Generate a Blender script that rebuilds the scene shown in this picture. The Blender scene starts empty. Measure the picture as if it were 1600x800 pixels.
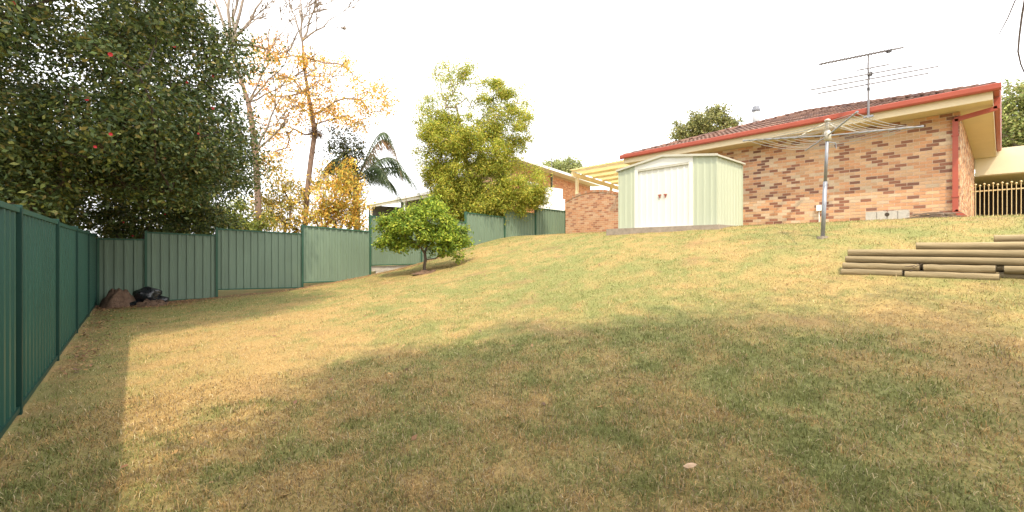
import bpy, math, random
import numpy as np
from mathutils import Vector, Matrix
random.seed(7); RNG = np.random.default_rng(7)
R = math.radians
SC = bpy.context.scene; COL = SC.collection

# ------------------------------------------------------------------ camera
YAW = R(41.2)
cam_d = bpy.data.cameras.new('camera'); cam = bpy.data.objects.new('camera', cam_d); COL.objects.link(cam)
cam.location = (0, 0, 1.45); cam.rotation_euler = (R(90), 0, -YAW)
cam_d.sensor_width = 36; cam_d.lens = 36*670/1600; cam_d.shift_y = -0.0075
cam_d.clip_start = .05; cam_d.clip_end = 2000
SC.camera = cam
# ------------------------------------------------------------------ sky, sun, exposure
SUN = Vector((.38, .5, -1)).normalized()
w = bpy.data.worlds.new('World'); SC.world = w; w.use_nodes = True
nt = w.node_tree; bg = nt.nodes['Background']
sky = nt.nodes.new('ShaderNodeTexSky'); sky.sky_type = 'NISHITA'; sky.sun_disc = False
sky.sun_elevation = math.asin(-SUN.z); sky.sun_rotation = math.atan2(-SUN.x, -SUN.y)
sky.air_density = 1.0; sky.dust_density = 6.0; sky.ozone_density = .6
hs = nt.nodes.new('ShaderNodeHueSaturation'); hs.inputs['Saturation'].default_value = .22
nt.links.new(sky.outputs[0], hs.inputs['Color'])
# thin bright overcast over the blue: even white cloud with slight mottling
tcw = nt.nodes.new('ShaderNodeTexCoord'); cn = nt.nodes.new('ShaderNodeTexNoise'); cn.inputs['Scale'].default_value = 2.2; cn.inputs['Detail'].default_value = 4
nt.links.new(tcw.outputs['Generated'], cn.inputs['Vector'])
cr_ = nt.nodes.new('ShaderNodeMapRange'); cr_.inputs['To Min'].default_value = .72; cr_.inputs['To Max'].default_value = .9
nt.links.new(cn.outputs['Fac'], cr_.inputs['Value'])
cm = nt.nodes.new('ShaderNodeMix'); cm.data_type = 'RGBA'; nt.links.new(cr_.outputs[0], cm.inputs['Factor'])
nt.links.new(hs.outputs[0], cm.inputs['A']); cm.inputs['B'].default_value = (9.2, 9.2, 9.4, 1)
nt.links.new(cm.outputs['Result'], bg.inputs['Color'])
bg.inputs['Strength'].default_value = .12
sl = bpy.data.lights.new('sun', 'SUN'); sl.energy = 2.0; sl.angle = R(.9); sl.color = (1, .86, .64)
so = bpy.data.objects.new('sun', sl); COL.objects.link(so); so.location = (-20, -26, 50)
so.rotation_euler = SUN.to_track_quat('-Z', 'Y').to_euler()
SC.view_settings.view_transform = 'Standard'; SC.view_settings.look = 'None'
SC.view_settings.exposure = 1.36; SC.view_settings.gamma = 1; SC.view_settings.use_curve_mapping = False
SC.cycles.max_bounces = 8; SC.cycles.transparent_max_bounces = 8

# ------------------------------------------------------------------ helpers
def tag(o, label=None, cat=None, group=None, kind=None):
    if label: o['label'] = label
    if cat: o['category'] = cat
    if group: o['group'] = group
    if kind: o['kind'] = kind
    return o
ORG = {}
def thing(name, label, cat, loc, group=None):
    o = bpy.data.objects.new(name, None); COL.objects.link(o); o.location = loc; o.empty_display_size = .2
    ORG[o] = Vector(loc); return tag(o, label, cat, group)
def link(name, me, parent=None, loc=(0, 0, 0)):
    o = bpy.data.objects.new(name, me); COL.objects.link(o); o.location = loc
    if parent is not None: o.parent = parent; ORG[o] = ORG[parent]
    else: ORG[o] = Vector(loc)
    return o
def V3(a): return Vector(a)
class MB:
    def __init__(s): s.v = []; s.f = []; s.c = []; s.cur = None
    def face(s, idx):
        s.f.append(idx); s.c.append(s.cur)
    def box(s, a, b):
        x0, y0, z0 = [min(p, q) for p, q in zip(a, b)]; x1, y1, z1 = [max(p, q) for p, q in zip(a, b)]
        n = len(s.v); s.v += [(x, y, z) for z in (z0, z1) for y in (y0, y1) for x in (x0, x1)]
        for q in ((0,2,3,1),(4,5,7,6),(0,1,5,4),(2,6,7,3),(0,4,6,2),(1,3,7,5)): s.face([n+i for i in q])
        return s
    def obox(s, c, ax, ay, az):
        c, ax, ay, az = map(V3, (c, ax, ay, az)); n = len(s.v)
        for k in (-1, 1):
            for j in (-1, 1):
                for i in (-1, 1): s.v.append(tuple(c+ax*i+ay*j+az*k))
        for q in ((0,2,3,1),(4,5,7,6),(0,1,5,4),(2,6,7,3),(0,4,6,2),(1,3,7,5)): s.face([n+i for i in q])
        return s
    def tube(s, pts, r, n=6, cap=True):
        pts = [V3(p) for p in pts]; rs = r if isinstance(r, (list, tuple)) else [r]*len(pts)
        up = None; rings = []
        for i, p in enumerate(pts):
            t = (pts[min(i+1, len(pts)-1)]-pts[max(i-1, 0)]).normalized()
            if up is None: up = t.orthogonal().normalized()
            a = (up-t*up.dot(t)); a = a.normalized() if a.length > 1e-5 else t.orthogonal().normalized()
            up = a; b = t.cross(a); k = len(s.v)
            s.v += [tuple(p+(a*math.cos(q)+b*math.sin(q))*rs[i]) for q in [2*math.pi*j/n for j in range(n)]]
            rings.append(k)
        for k0, k1 in zip(rings, rings[1:]):
            for j in range(n): s.face([k0+j, k0+(j+1) % n, k1+(j+1) % n, k1+j])
        if cap:
            s.face([rings[0]+j for j in range(n)][::-1]); s.face([rings[-1]+j for j in range(n)])
        return s
    def prism(s, poly, d):
        d = V3(d); n = len(s.v); m = len(poly)
        s.v += [tuple(p) for p in poly]+[tuple(V3(p)+d) for p in poly]
        s.face(list(range(n, n+m))[::-1]); s.face(list(range(n+m, n+2*m)))
        for i in range(m): s.face([n+i, n+(i+1) % m, n+m+(i+1) % m, n+m+i])
        return s
    def poly(s, *pts):
        n = len(s.v); s.v += [tuple(p) for p in pts]; s.face(list(range(n, n+len(pts)))); return s
    def sheet(s, p0, p1, zb, zt, nrm, prof, period, thick=.004):
        """ribbed sheet from p0 to p1 (xy); zb / zt functions of the fraction"""
        p0, p1 = np.array(p0, float), np.array(p1, float); L = np.linalg.norm(p1-p0); nrm = np.array(nrm, float)
        us = []
        k = 0
        while k*period < L:
            for a, o in prof:
                u = k*period+a*period
                if u < L: us.append((u, o))
            k += 1
        us.append((L, prof[0][1]))
        n = len(s.v); m = len(us)
        for off in (0, -thick):
            for u, o in us:
                q = p0+(p1-p0)*u/L+nrm*(o+off); fr = u/L
                s.v.append((q[0], q[1], zb(fr))); s.v.append((q[0], q[1], zt(fr)))
        for i in range(m-1):
            a = n+2*i; s.face([a, a+2, a+3, a+1]); b = a+2*m; s.face([b, b+1, b+3, b+2])
            s.face([a+1, a+3, b+3, b+1])
        return s
    def mesh(s, name, mat, org=(0, 0, 0), smooth=False):
        me = bpy.data.meshes.new(name); o = V3(org)
        me.from_pydata([tuple(V3(p)-o) for p in s.v], [], s.f); me.materials.append(mat)
        if any(c is not None for c in s.c):
            at = me.attributes.new('Col', 'FLOAT_COLOR', 'FACE')
            arr = np.ones((len(s.f), 4), np.float32); arr[:, :3] = [c if c is not None else (.5, .5, .5) for c in s.c]
            at.data.foreach_set('color', arr.ravel())
        if smooth: me.polygons.foreach_set('use_smooth', [True]*len(me.polygons))
        me.update(); return me
    def build(s, name, mat, parent=None, smooth=False, loc=None):
        org = ORG[parent] if parent is not None else V3(loc or (0, 0, 0))
        return link(name, s.mesh(name, mat, org, smooth), parent, (0, 0, 0) if parent is not None else org)

def npmesh(name, verts, nper, mat, cols=None, org=(0, 0, 0), smooth=False):
    """verts (N, nper, 3): N separate polygons"""
    N = len(verts); me = bpy.data.meshes.new(name)
    v = (verts.reshape(-1, 3)-np.array(org)).astype(np.float32)
    me.vertices.add(len(v)); me.vertices.foreach_set('co', v.ravel())
    me.loops.add(N*nper); me.loops.foreach_set('vertex_index', np.arange(N*nper, dtype=np.int32))
    me.polygons.add(N); me.polygons.foreach_set('loop_start', np.arange(0, N*nper, nper, dtype=np.int32))
    me.polygons.foreach_set('loop_total', np.full(N, nper, np.int32))
    me.materials.append(mat)
    if cols is not None:
        at = me.attributes.new('Col', 'FLOAT_COLOR', 'FACE'); arr = np.ones((N, 4), np.float32); arr[:, :3] = cols
        at.data.foreach_set('color', arr.ravel())
    me.update(calc_edges=True); return me

_hash = np.random.default_rng(99).random((256, 256))
def vnoise(x, y, scale, seed=0):
    x = np.asarray(x, float)/scale+seed*17.3+1000; y = np.asarray(y, float)/scale+seed*9.7+1000
    i, j = np.floor(x).astype(int), np.floor(y).astype(int); fx, fy = x-i, y-j
    fx = fx*fx*(3-2*fx); fy = fy*fy*(3-2*fy)
    h = lambda a, b: _hash[a % 256, b % 256]
    return (h(i, j)*(1-fx)+h(i+1, j)*fx)*(1-fy)+(h(i, j+1)*(1-fx)+h(i+1, j+1)*fx)*fy
def fbm(x, y, scale, seed=0): return (vnoise(x, y, scale, seed)+.5*vnoise(x, y, scale/2.1, seed+1)+.25*vnoise(x, y, scale/4.3, seed+2))/1.75

# ------------------------------------------------------------------ materials
def mat(name, col=(.5, .5, .5), rough=.6, attr=False, var=.15, nscale=6, bump=0, bscale=60, metal=0, spec=.4, trans=0, trcol=None, nstretch=None, alpha=1, objrand=0):
    m = bpy.data.materials.new(name); m.use_nodes = True; t = m.node_tree; n = t.nodes; l = t.links
    b = n['Principled BSDF']; b.inputs['Roughness'].default_value = rough; b.inputs['Metallic'].default_value = metal
    b.inputs['Specular IOR Level'].default_value = spec
    tc = n.new('ShaderNodeTexCoord')
    mp = n.new('ShaderNodeMapping'); l.new(tc.outputs['Object'], mp.inputs[0])
    if nstretch: mp.inputs['Scale'].default_value = nstretch
    if attr:
        a = n.new('ShaderNodeAttribute'); a.attribute_name = 'Col'; src = a.outputs['Color']
    else:
        rgb = n.new('ShaderNodeRGB'); rgb.outputs[0].default_value = (*col, 1); src = rgb.outputs[0]
    if var:
        nz = n.new('ShaderNodeTexNoise'); nz.inputs['Scale'].default_value = nscale; nz.inputs['Detail'].default_value = 8; nz.inputs['Roughness'].default_value = .65
        l.new(mp.outputs[0], nz.inputs['Vector'])
        mr = n.new('ShaderNodeMapRange'); mr.inputs['From Min'].default_value = .25; mr.inputs['From Max'].default_value = .75
        mr.inputs['To Min'].default_value = 1-var; mr.inputs['To Max'].default_value = 1+var
        l.new(nz.outputs['Fac'], mr.inputs['Value'])
        mx = n.new('ShaderNodeVectorMath'); mx.operation = 'SCALE'; l.new(src, mx.inputs[0]); l.new(mr.outputs[0], mx.inputs['Scale']); src = mx.outputs[0]
    if objrand:
        oi = n.new('ShaderNodeObjectInfo'); mr = n.new('ShaderNodeMapRange'); mr.inputs['To Min'].default_value = 1-objrand; mr.inputs['To Max'].default_value = 1+objrand
        l.new(oi.outputs['Random'], mr.inputs['Value']); mx = n.new('ShaderNodeVectorMath'); mx.operation = 'SCALE'
        l.new(src, mx.inputs[0]); l.new(mr.outputs[0], mx.inputs['Scale']); src = mx.outputs[0]
    l.new(src, b.inputs['Base Color'])
    if bump:
        nb = n.new('ShaderNodeTexNoise'); nb.inputs['Scale'].default_value = bscale; nb.inputs['Detail'].default_value = 6; l.new(mp.outputs[0], nb.inputs['Vector'])
        bp = n.new('ShaderNodeBump'); bp.inputs['Strength'].default_value = bump; bp.inputs['Distance'].default_value = .02
        l.new(nb.outputs['Fac'], bp.inputs['Height']); l.new(bp.outputs[0], b.inputs['Normal'])
    if trans:
        tr = n.new('ShaderNodeBsdfTranslucent'); l.new(src, tr.inputs['Color']); ms = n.new('ShaderNodeMixShader'); ms.inputs[0].default_value = trans
        l.new(b.outputs[0], ms.inputs[1]); l.new(tr.outputs[0], ms.inputs[2]); l.new(ms.outputs[0], n['Material Output'].inputs['Surface'])
    return m
M = {}
M['ground'] = mat('ground_soil', attr=True, rough=.95, var=.35, nscale=28, bump=.6, bscale=70, spec=.1)
M['grass'] = mat('grass_blades', attr=True, rough=.7, var=0, trans=.3, spec=.2)
M['leaf'] = mat('leaf_glossy', attr=True, rough=.45, var=0, trans=.25, spec=.35)
M['leafsoft'] = mat('leaf_soft', attr=True, rough=.65, var=0, trans=.4, spec=.25)
M['litter'] = mat('dead_leaf', attr=True, rough=.8, var=0, trans=.1)
M['bark'] = mat('bark', (.13, .095, .07), .9, var=.4, nscale=9, bump=.7, bscale=30, nstretch=(1, 1, .25))
M['barkdark'] = mat('bark_dark', (.075, .055, .042), .9, var=.35, nscale=9, bump=.6, bscale=30, nstretch=(1, 1, .25))
M['barkred'] = mat('bark_reddish', (.23, .155, .12), .85, var=.3, nscale=9, bump=.5, bscale=30, nstretch=(1, 1, .25))
M['barkgrey'] = mat('bark_grey', (.28, .23, .19), .85, var=.3, nscale=7, bump=.5, bscale=25, nstretch=(1, 1, .25))
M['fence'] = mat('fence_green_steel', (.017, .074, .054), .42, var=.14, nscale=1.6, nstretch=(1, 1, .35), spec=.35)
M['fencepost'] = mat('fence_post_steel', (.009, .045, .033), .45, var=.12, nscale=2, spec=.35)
M['fence2'] = mat('fence_faded_green_steel', (.155, .215, .155), .5, var=.14, nscale=1.2, nstretch=(1, 1, .35), spec=.3)
M['fence2post'] = mat('fence_faded_post_steel', (.035, .10, .062), .5, var=.12, nscale=2, spec=.3)
M['brick'] = mat('brick_clay', attr=True, rough=.85, var=.16, nscale=22, bump=.35, bscale=80, spec=.15)
M['mortar'] = mat('mortar', (.60, .46, .34), .95, var=.14, nscale=25, bump=.4, bscale=120, spec=.1)
M['tile'] = mat('roof_tile_concrete', attr=True, rough=.85, var=.3, nscale=9, bump=.4, bscale=60, spec=.15)
M['gutter'] = mat('gutter_red_paint', (.37, .082, .052), .45, var=.1, nscale=3)
M['cream'] = mat('cream_paint', (.66, .55, .36), .55, var=.06, nscale=3)
M['creamlt'] = mat('cream_boards_paint', (.74, .66, .47), .5, var=.06, nscale=3)
M['awning'] = mat('awning_cream_sheet', (.84, .77, .55), .55, var=.05, nscale=2, trans=.65)
M['awnbeam'] = mat('pergola_cream_timber', (.80, .66, .42), .6, var=.12, nscale=4)
M['shed'] = mat('shed_pale_green_steel', (.43, .47, .36), .45, var=.07, nscale=1.5, nstretch=(1, 1, .3))
M['shedwhite'] = mat('shed_white_steel', (.68, .68, .63), .45, var=.05, nscale=1.5, nstretch=(1, 1, .3))
M['shedroof'] = mat('shed_roof_steel', (.46, .45, .38), .5, var=.1, nscale=3)
M['concrete'] = mat('concrete', (.30, .25, .20), .92, var=.3, nscale=6, bump=.5, bscale=45)
M['block'] = mat('concrete_block', (.46, .43, .38), .92, var=.16, nscale=12, bump=.5, bscale=70)
M['rustred'] = mat('latch_red', (.33, .10, .07), .6, var=.2, nscale=30)
M['galv'] = mat('galvanised_steel', (.27, .28, .31), .42, metal=.55, var=.15, nscale=8)
M['alu'] = mat('aerial_aluminium', (.20, .19, .20), .5, metal=.3, var=.15, nscale=15)
M['darkplastic'] = mat('dark_plastic', (.05, .045, .045), .5, var=.1)
M['wire'] = mat('line_wire', (.30, .29, .27), .5, var=.1)
M['hubp'] = mat('hoist_cast_hub', (.50, .46, .38), .5, metal=.3, var=.2, nscale=12)
M['log'] = mat('treated_pine', (.25, .195, .11), .88, var=.55, nscale=8, bump=.5, bscale=30, nstretch=(1, .12, 1), objrand=.16)
M['logend'] = mat('treated_pine_end', (.13, .10, .065), .9, var=.4, nscale=18, bump=.4)
M['bag'] = mat('black_plastic_bag', (.012, .013, .016), .25, var=.2, nscale=6, bump=.8, bscale=14, spec=.6)
M['soilheap'] = mat('soil_heap', (.14, .085, .055), .95, var=.45, nscale=14, bump=1, bscale=35)
M['stick'] = mat('dry_stick', (.16, .12, .09), .9, var=.35, nscale=12, objrand=.3)
M['plank'] = mat('weathered_plank', (.50, .42, .30), .85, var=.2, nscale=6, nstretch=(1, .1, 1))
M['picket'] = mat('picket_cream_metal', (.62, .50, .28), .45, var=.06)
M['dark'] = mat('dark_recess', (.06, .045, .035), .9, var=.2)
M['nbrick'] = mat('neighbour_wall_render', (.22, .22, .23), .8, var=.1, nscale=2)
M['nroof'] = mat('neighbour_roof', (.33, .29, .25), .85, var=.25, nscale=5, bump=.4, bscale=25)
M['white'] = mat('white_paint', (.80, .80, .78), .5, var=.05)
M['glass'] = mat('window_glass', (.06, .07, .08), .08, var=0, spec=.7)
M['flower'] = mat('camellia_flower', (.55, .035, .05), .55, var=.15, nscale=20, trans=.2)
M['orange'] = mat('clay_orange_brick', attr=True, rough=.88, var=.15, nscale=15, spec=.15)

# ------------------------------------------------------------------ ground
PX = np.array([-40, -.8, .5, 2, 4, 5.5, 6.5, 7.4, 8.5, 9.57, 10.6, 11.3, 12.2, 16, 20, 60, 400.])
PZ = np.array([-.1, 0, .03, .12, .36, .62, .82, 1.05, 1.34, 1.62, 1.86, 1.99, 2.07, 2.12, 2.14, 2.3, 2.5])
def gz(x, y):
    x = np.asarray(x, float); y = np.asarray(y, float)
    sh = .14*np.clip(np.minimum(y, 15.5)-3, 0, None)
    z = sum(np.interp(x-sh+d, PX, PZ) for d in (-.6, -.3, 0, .3, .6))/5
    m = np.clip((x+.6)/1.5, 0, 1)*np.clip((13.2-x)/2, 0, 1)*np.clip((16-y)/2, 0, 1)
    return z+m*((fbm(x, y, 1.9, 3)-.5)*.07+(fbm(x, y, .45, 5)-.5)*.022)
def G(x, y): return float(gz(x, y))
def lawn_tone(x, y):
    """0 green .. 1 straw, and soil 0..1: how dry the turf is, by place"""
    d = .37+.5*(fbm(x, y, 2.3, 11)-.5)+.85*(fbm(x, y, .62, 14)-.5)+.8*(vnoise(x, y, .17, 19)-.5)
    bump = lambda cx, cy, rx, ry, a: a*np.exp(-((x-cx)/rx)**2-((y-cy)/ry)**2)
    d = d+bump(.9, 7, 1.9, 4.0, .52)+bump(5.9, .4, 1.4, 1.5, .34)+bump(9, 12.3, 4, 1.2, .3)+bump(9.5, 4, 1.5, 2.5, .14)
    d = d-bump(6.6, 6.5, 1.7, 3.0, .34)-bump(4.6, 1.6, 1.2, 1.5, .12)-bump(10.5, 1.2, 1.2, 1.6, .25)-bump(1.2, 12.3, 2, 1.2, .3)-bump(-.45, 8, .35, 7, .35)
    so = np.clip((fbm(x, y, .8, 23)-.68)*4, 0, .4)
    so = so+np.clip(1-np.abs(y-14.95)/.45, 0, 1)*(x > -1)*(x < 9.5)*.9+np.clip(1-np.abs(x+.62)/.3, 0, 1)*(y > 6)*.35+bump(.2, 14.6, 1.2, .8, .8)
    so = so+bump(7.8, -.2, .5, .5, .35)+bump(9.6, 4.6, .35, .3, .5)
    return np.clip(d, 0, 1), np.clip(so, 0, 1)
GREEN = np.array([.225, .23, .085]); STRAW = np.array([.49, .335, .14]); TAN = np.array([.37, .275, .165]); SOIL = np.array([.20, .115, .065])
def axis(lo, hi, step, far):
    a = np.arange(lo, hi+1e-6, step); k = np.geomspace(1, far, 22)
    return np.concatenate([(lo-k)[::-1], a, hi+k])
gx = axis(-3, 18, .14, 380); gy = axis(-5, 18, .14, 380)
XX, YY = np.meshgrid(gx, gy); ZZ = gz(XX, YY)
nx, ny = len(gx), len(gy)
me = bpy.data.meshes.new('ground')
idx = np.arange(nx*ny).reshape(ny, nx)
quads = np.stack([idx[:-1, :-1], idx[:-1, 1:], idx[1:, 1:], idx[1:, :-1]], -1).reshape(-1, 4)
me.vertices.add(nx*ny); me.vertices.foreach_set('co', np.stack([XX, YY, ZZ], -1).astype(np.float32).ravel())
me.loops.add(quads.size); me.loops.foreach_set('vertex_index', quads.astype(np.int32).ravel())
me.polygons.add(len(quads)); me.polygons.foreach_set('loop_start', np.arange(0, quads.size, 4, dtype=np.int32)); me.polygons.foreach_set('loop_total', np.full(len(quads), 4, np.int32))
me.polygons.foreach_set('use_smooth', np.ones(len(quads), bool))
at = me.attributes.new('Col', 'FLOAT_COLOR', 'POINT'); d, so_ = lawn_tone(XX, YY)
cc = (GREEN*.9)*(1-d[..., None])+(STRAW*.72)*d[..., None]; cc = cc*(1-so_[..., None])+SOIL*so_[..., None]
arr = np.ones((nx*ny, 4), np.float32); arr[:, :3] = cc.reshape(-1, 3); at.data.foreach_set('color', arr.ravel())
me.materials.append(M['ground']); me.update(calc_edges=True)
ground = link('ground', me); tag(ground, 'sloping lawn ground rising towards the brick house', 'lawn', kind='structure')

# grass blades: one mass
def grass():
    D0, r0 = 34000, 2.3
    rmax = 19.0
    N = int(2.7*D0*r0*r0/2*math.log(1+(rmax/r0)**2))
    U = RNG.random(N); r = r0*np.sqrt((1+(rmax/r0)**2)**U-1)
    th = RNG.uniform(-1.33, 1.37, N); h = YAW+th
    x, y = r*np.sin(h), r*np.cos(h)
    d, so = lawn_tone(x, y)
    keep = (x > -.74) & (x < 15.0) & (y < 15.1) & (y > -4) & (r > .5)
    keep &= ~((x > 11.4) & (x < 13.5) & (y > 4.85) & (y < 8.4))
    keep &= ~((x > 14.2) & (x < 15.2) & (y > 1.4) & (y < 2.6))
    keep &= RNG.random(N) > so*.85
    keep &= RNG.random(N) < .45+.7*vnoise(x, y, .08, 31)
    x, y, r, d = x[keep], y[keep], r[keep], d[keep]; N = len(x); z = gz(x, y)-.004
    hgt = RNG.gamma(5, .0062, N)*(1.15-.35*d)*(.7+.6*vnoise(x, y, .35, 33)); hgt = np.minimum(hgt, .058); wid = (.0027+.00046*r)*RNG.uniform(.7, 1.4, N)
    az = RNG.uniform(0, 2*math.pi, N); lean = RNG.beta(2.2, 1.6, N)*1.45
    dx, dy = np.cos(az), np.sin(az)
    up = hgt*np.cos(lean)+.004; out = hgt*np.sin(lean)*1.25
    sx, sy = -dy*wid/2, dx*wid/2
    P = np.stack([x, y, z], -1); S = np.stack([sx, sy, 0*sx], -1)
    mid = P+np.stack([dx*out*.42, dy*out*.42, up*.68], -1); tip = P+np.stack([dx*out, dy*out, up*.92], -1)
    q = RNG.random(N)+1.25*(d-.5); dry = q > .42
    tanm = RNG.random(N) < .28
    col = np.where(dry[:, None], np.where(tanm[:, None], TAN, STRAW), GREEN*np.array([1.12, 1.12, 1.0]))
    pale = RNG.random(N) < .07
    col = np.where(pale[:, None], np.array([.62, .50, .30]), col)*RNG.uniform(.5, 1.35, N)[:, None]
    col[:, 0] *= RNG.uniform(.9, 1.1, N)
    near = r < 5.5
    A = np.stack([P-S, P+S, mid+S*.8, mid-S*.8], 1)[near]; B = np.stack([mid-S*.8, mid+S*.8, tip], 1)[near]
    C = np.stack([P-S, P+S, tip], 1)[~near]
    B = np.concatenate([B, C]); cb = np.concatenate([col[near], col[~near]])
    o = link('grass', npmesh('grass', B, 3, M['grass'], cb)); tag(o, 'short half-dry grass blades covering the lawn', 'grass', kind='stuff')
    # the blade bases join the same mesh
    nb, na = len(B), len(A); me = o.data
    v = np.concatenate([B.reshape(-1, 3), A.reshape(-1, 3)]).astype(np.float32)
    me.clear_geometry(); me.vertices.add(len(v)); me.vertices.foreach_set('co', v.ravel())
    me.loops.add(len(v)); me.loops.foreach_set('vertex_index', np.arange(len(v), dtype=np.int32))
    me.polygons.add(nb+na)
    me.polygons.foreach_set('loop_start', np.concatenate([np.arange(nb)*3, nb*3+np.arange(na)*4]).astype(np.int32))
    me.polygons.foreach_set('loop_total', np.concatenate([np.full(nb, 3), np.full(na, 4)]).astype(np.int32))
    at = me.attributes.new('Col', 'FLOAT_COLOR', 'FACE'); arr = np.ones((nb+na, 4), np.float32); arr[:nb, :3] = cb; arr[nb:, :3] = col[near]*.9
    at.data.foreach_set('color', arr.ravel()); me.update(calc_edges=True)
grass()

# ------------------------------------------------------------------ brick walls
_last = [0]
def brick_colour(light=1.0):
    r = random.random()
    if r < .29 and _last[0] and random.random() < .8: r = random.uniform(.3, 1)
    _last[0] = r < .29
    if r < .20: c = (.33, .155, .10)
    elif r < .29: c = (.25, .125, .09)
    elif r < .52: c = (.62, .33, .18)
    elif r < .80: c = (.66, .42, .25)
    else: c = (.66, .50, .34)
    k = random.uniform(.80, 1.02)*light
    return tuple(a*k for a in c)
def brick_layout(L, z0, z1, bl=.23, bh=.076, j=.010, top=None):
    out = []; k = 0; z = z0
    while z+bh <= z1+1e-4:
        u = 0 if k % 2 == 0 else -(bl+j)/2
        while u < L-.02:
            a, b = max(u, 0), min(u+bl, L)
            if b-a > .04 and (top is None or z+bh <= top((a+b)/2)): out.append((a, b, z))
            u += bl+j
        z += bh+j; k += 1
    return out
def brick_geo(mb, a, b, c, u, n, z, bh=.076, proud=.006):
    """box between a and b along u from base point c; only 5 faces"""
    p = [V3(c)+V3(u)*t for t in (a, b)]; o = V3(n)*proud; i = V3(n)*-.02; e = .0025
    up = lambda v, zz: (v.x, v.y, zz)
    k = len(mb.v); uu = V3(u)
    mb.v += [up(p[0]+i, z), up(p[1]+i, z), up(p[1]+i, z+bh), up(p[0]+i, z+bh),
             up(p[0]+o+uu*e, z+e), up(p[1]+o-uu*e, z+e), up(p[1]+o-uu*e, z+bh-e), up(p[0]+o+uu*e, z+bh-e)]
    for q in ((4, 5, 6, 7), (0, 1, 5, 4), (1, 2, 6, 5), (2, 3, 7, 6), (3, 0, 4, 7)): mb.face([k+t for t in q])

# ------------------------------------------------------------------ the brick house
WX, WY0, WY1, WZ0, WZ1 = 15.16, .68, 9.30, 2.05, 4.80
house = thing('brick_house', 'blond and brown brick house with red gutters and tiled hip roof', 'house', (WX, WY0, WZ0))
wb = MB(); wb.box((WX, WY0, 1.7), (23.62, WY1, WZ1)); wall = wb.build('wall', M['mortar'], house)
lay = brick_layout(WY1-WY0, WZ0, WZ1)
lay.sort(key=lambda t: (t[0] > 2.6, t[2], t[0]))
full = sorted([t for t in lay if abs(t[1]-t[0]-.23) < 1e-3 and t[0] > .2], key=lambda t: t[0])
single = set(full[:296])
variants = []; dark_v = []
for k in range(22):
    mb = MB(); mb.cur = brick_colour(); brick_geo(mb, -.115, .115, (0, 0, 0), (0, 1, 0), (-1, 0, 0), -.038)
    (dark_v if _last[0] else variants).append(mb.mesh('brick', M['brick']))
rest = MB()
for t in lay:
    a, b, z = t
    if t in single:
        brick_colour(); o = link('brick', random.choice(dark_v if _last[0] and dark_v else variants), wall); o.location = V3((WX, WY0+(a+b)/2, z+.038))-ORG[wall]
    else:
        rest.cur = brick_colour(); brick_geo(rest, a, b, (WX, WY0, 0), (0, 1, 0), (-1, 0, 0), z)
for a, b, z in brick_layout(8.42, WZ0, WZ1):
    rest.cur = brick_colour(.95); brick_geo(rest, a, b, (WX, WY0, 0), (1, 0, 0), (0, -1, 0), z)
tag(rest.build('bricks', M['brick'], wall), kind='stuff')
# roof: hip end towards the lawn
EX, EY0, EY1, EZ, TP = 14.5, .13, 9.85, 5.08, .33
YC = (EY0+EY1)/2; run = YC-EY0; RZ = EZ+run*TP; XB = 23.65
rb = MB()
rb.poly((EX, EY1, EZ), (EX, EY0, EZ), (EX+run, YC, RZ))
rb.poly((EX, EY0, EZ), (XB, EY0, EZ), (XB, YC, RZ), (EX+run, YC, RZ))
rb.poly((XB, EY1, EZ), (EX, EY1, EZ), (EX+run, YC, RZ), (XB, YC, RZ))
rb.poly((XB, EY0, EZ), (XB, EY1, EZ), (XB, YC, RZ))
roof = rb.build('roof', mat('roof_underlay', (.12, .08, .06), .9), house)
def tile_mesh(k):
    mb = MB(); mb.cur = [(.17, .095, .07), (.145, .085, .068), (.20, .115, .085), (.155, .10, .085), (.125, .08, .068), (.22, .14, .11)][k]
    us = np.linspace(-.152, .152, 9); prof = [.002, .012, .022, .012, .002, .012, .022, .012, .002]
    n = len(mb.v)
    for u, h in zip(us, prof): mb.v += [(0, u, .008+h-.004), (0, u, .034+h), (.40, u, .006+h)]   # x = up the slope, z = normal
    for i in range(8):
        a = n+3*i; mb.face([a, a+1, a+4, a+3]); mb.face([a+1, a+2, a+5, a+4])
    return mb.mesh('roof_tile', M['tile'], smooth=False)
tmeshes = [tile_mesh(k) for k in range(6)]
ang = math.atan(TP); gauge = .335
row = 0
while row*gauge*math.cos(ang) < run-.15:
    sd = row*gauge; rx = sd*math.cos(ang); y0, y1 = EY0+rx+.05, EY1-rx-.05
    n = int((y1-y0)/.30); ys = (y0+y1)/2-(n-1)*.15
    for i in range(n):
        o = link('roof_tile', random.choice(tmeshes), roof)
        o.location = V3((EX-.05+rx, ys+i*.30, EZ+sd*math.sin(ang)-.01+random.uniform(-.003, .003)))-ORG[roof]
        o.rotation_euler = (random.uniform(-.012, .012), -ang, random.uniform(-.01, .01))
    row += 1
# tiles on the side slopes (seen only edge-on) as one piece
side = MB()
for sgn, ye in ((1, EY0), (-1, EY1)):
    for r_ in range(15):
        rx = r_*gauge*math.cos(ang); z = EZ+rx*TP
        x0 = EX+rx+.1
        side.cur = (.16, .095, .075)
        side.obox(((x0+XB)/2, ye+sgn*(rx+.17), z+.085), ((XB-x0)/2, 0, 0), (0, .19*sgn*math.cos(ang), .19*math.sin(ang)-.014), (0, 0, .014))
tag(side.build('side_tiles', M['tile'], roof), kind='stuff')
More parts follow.
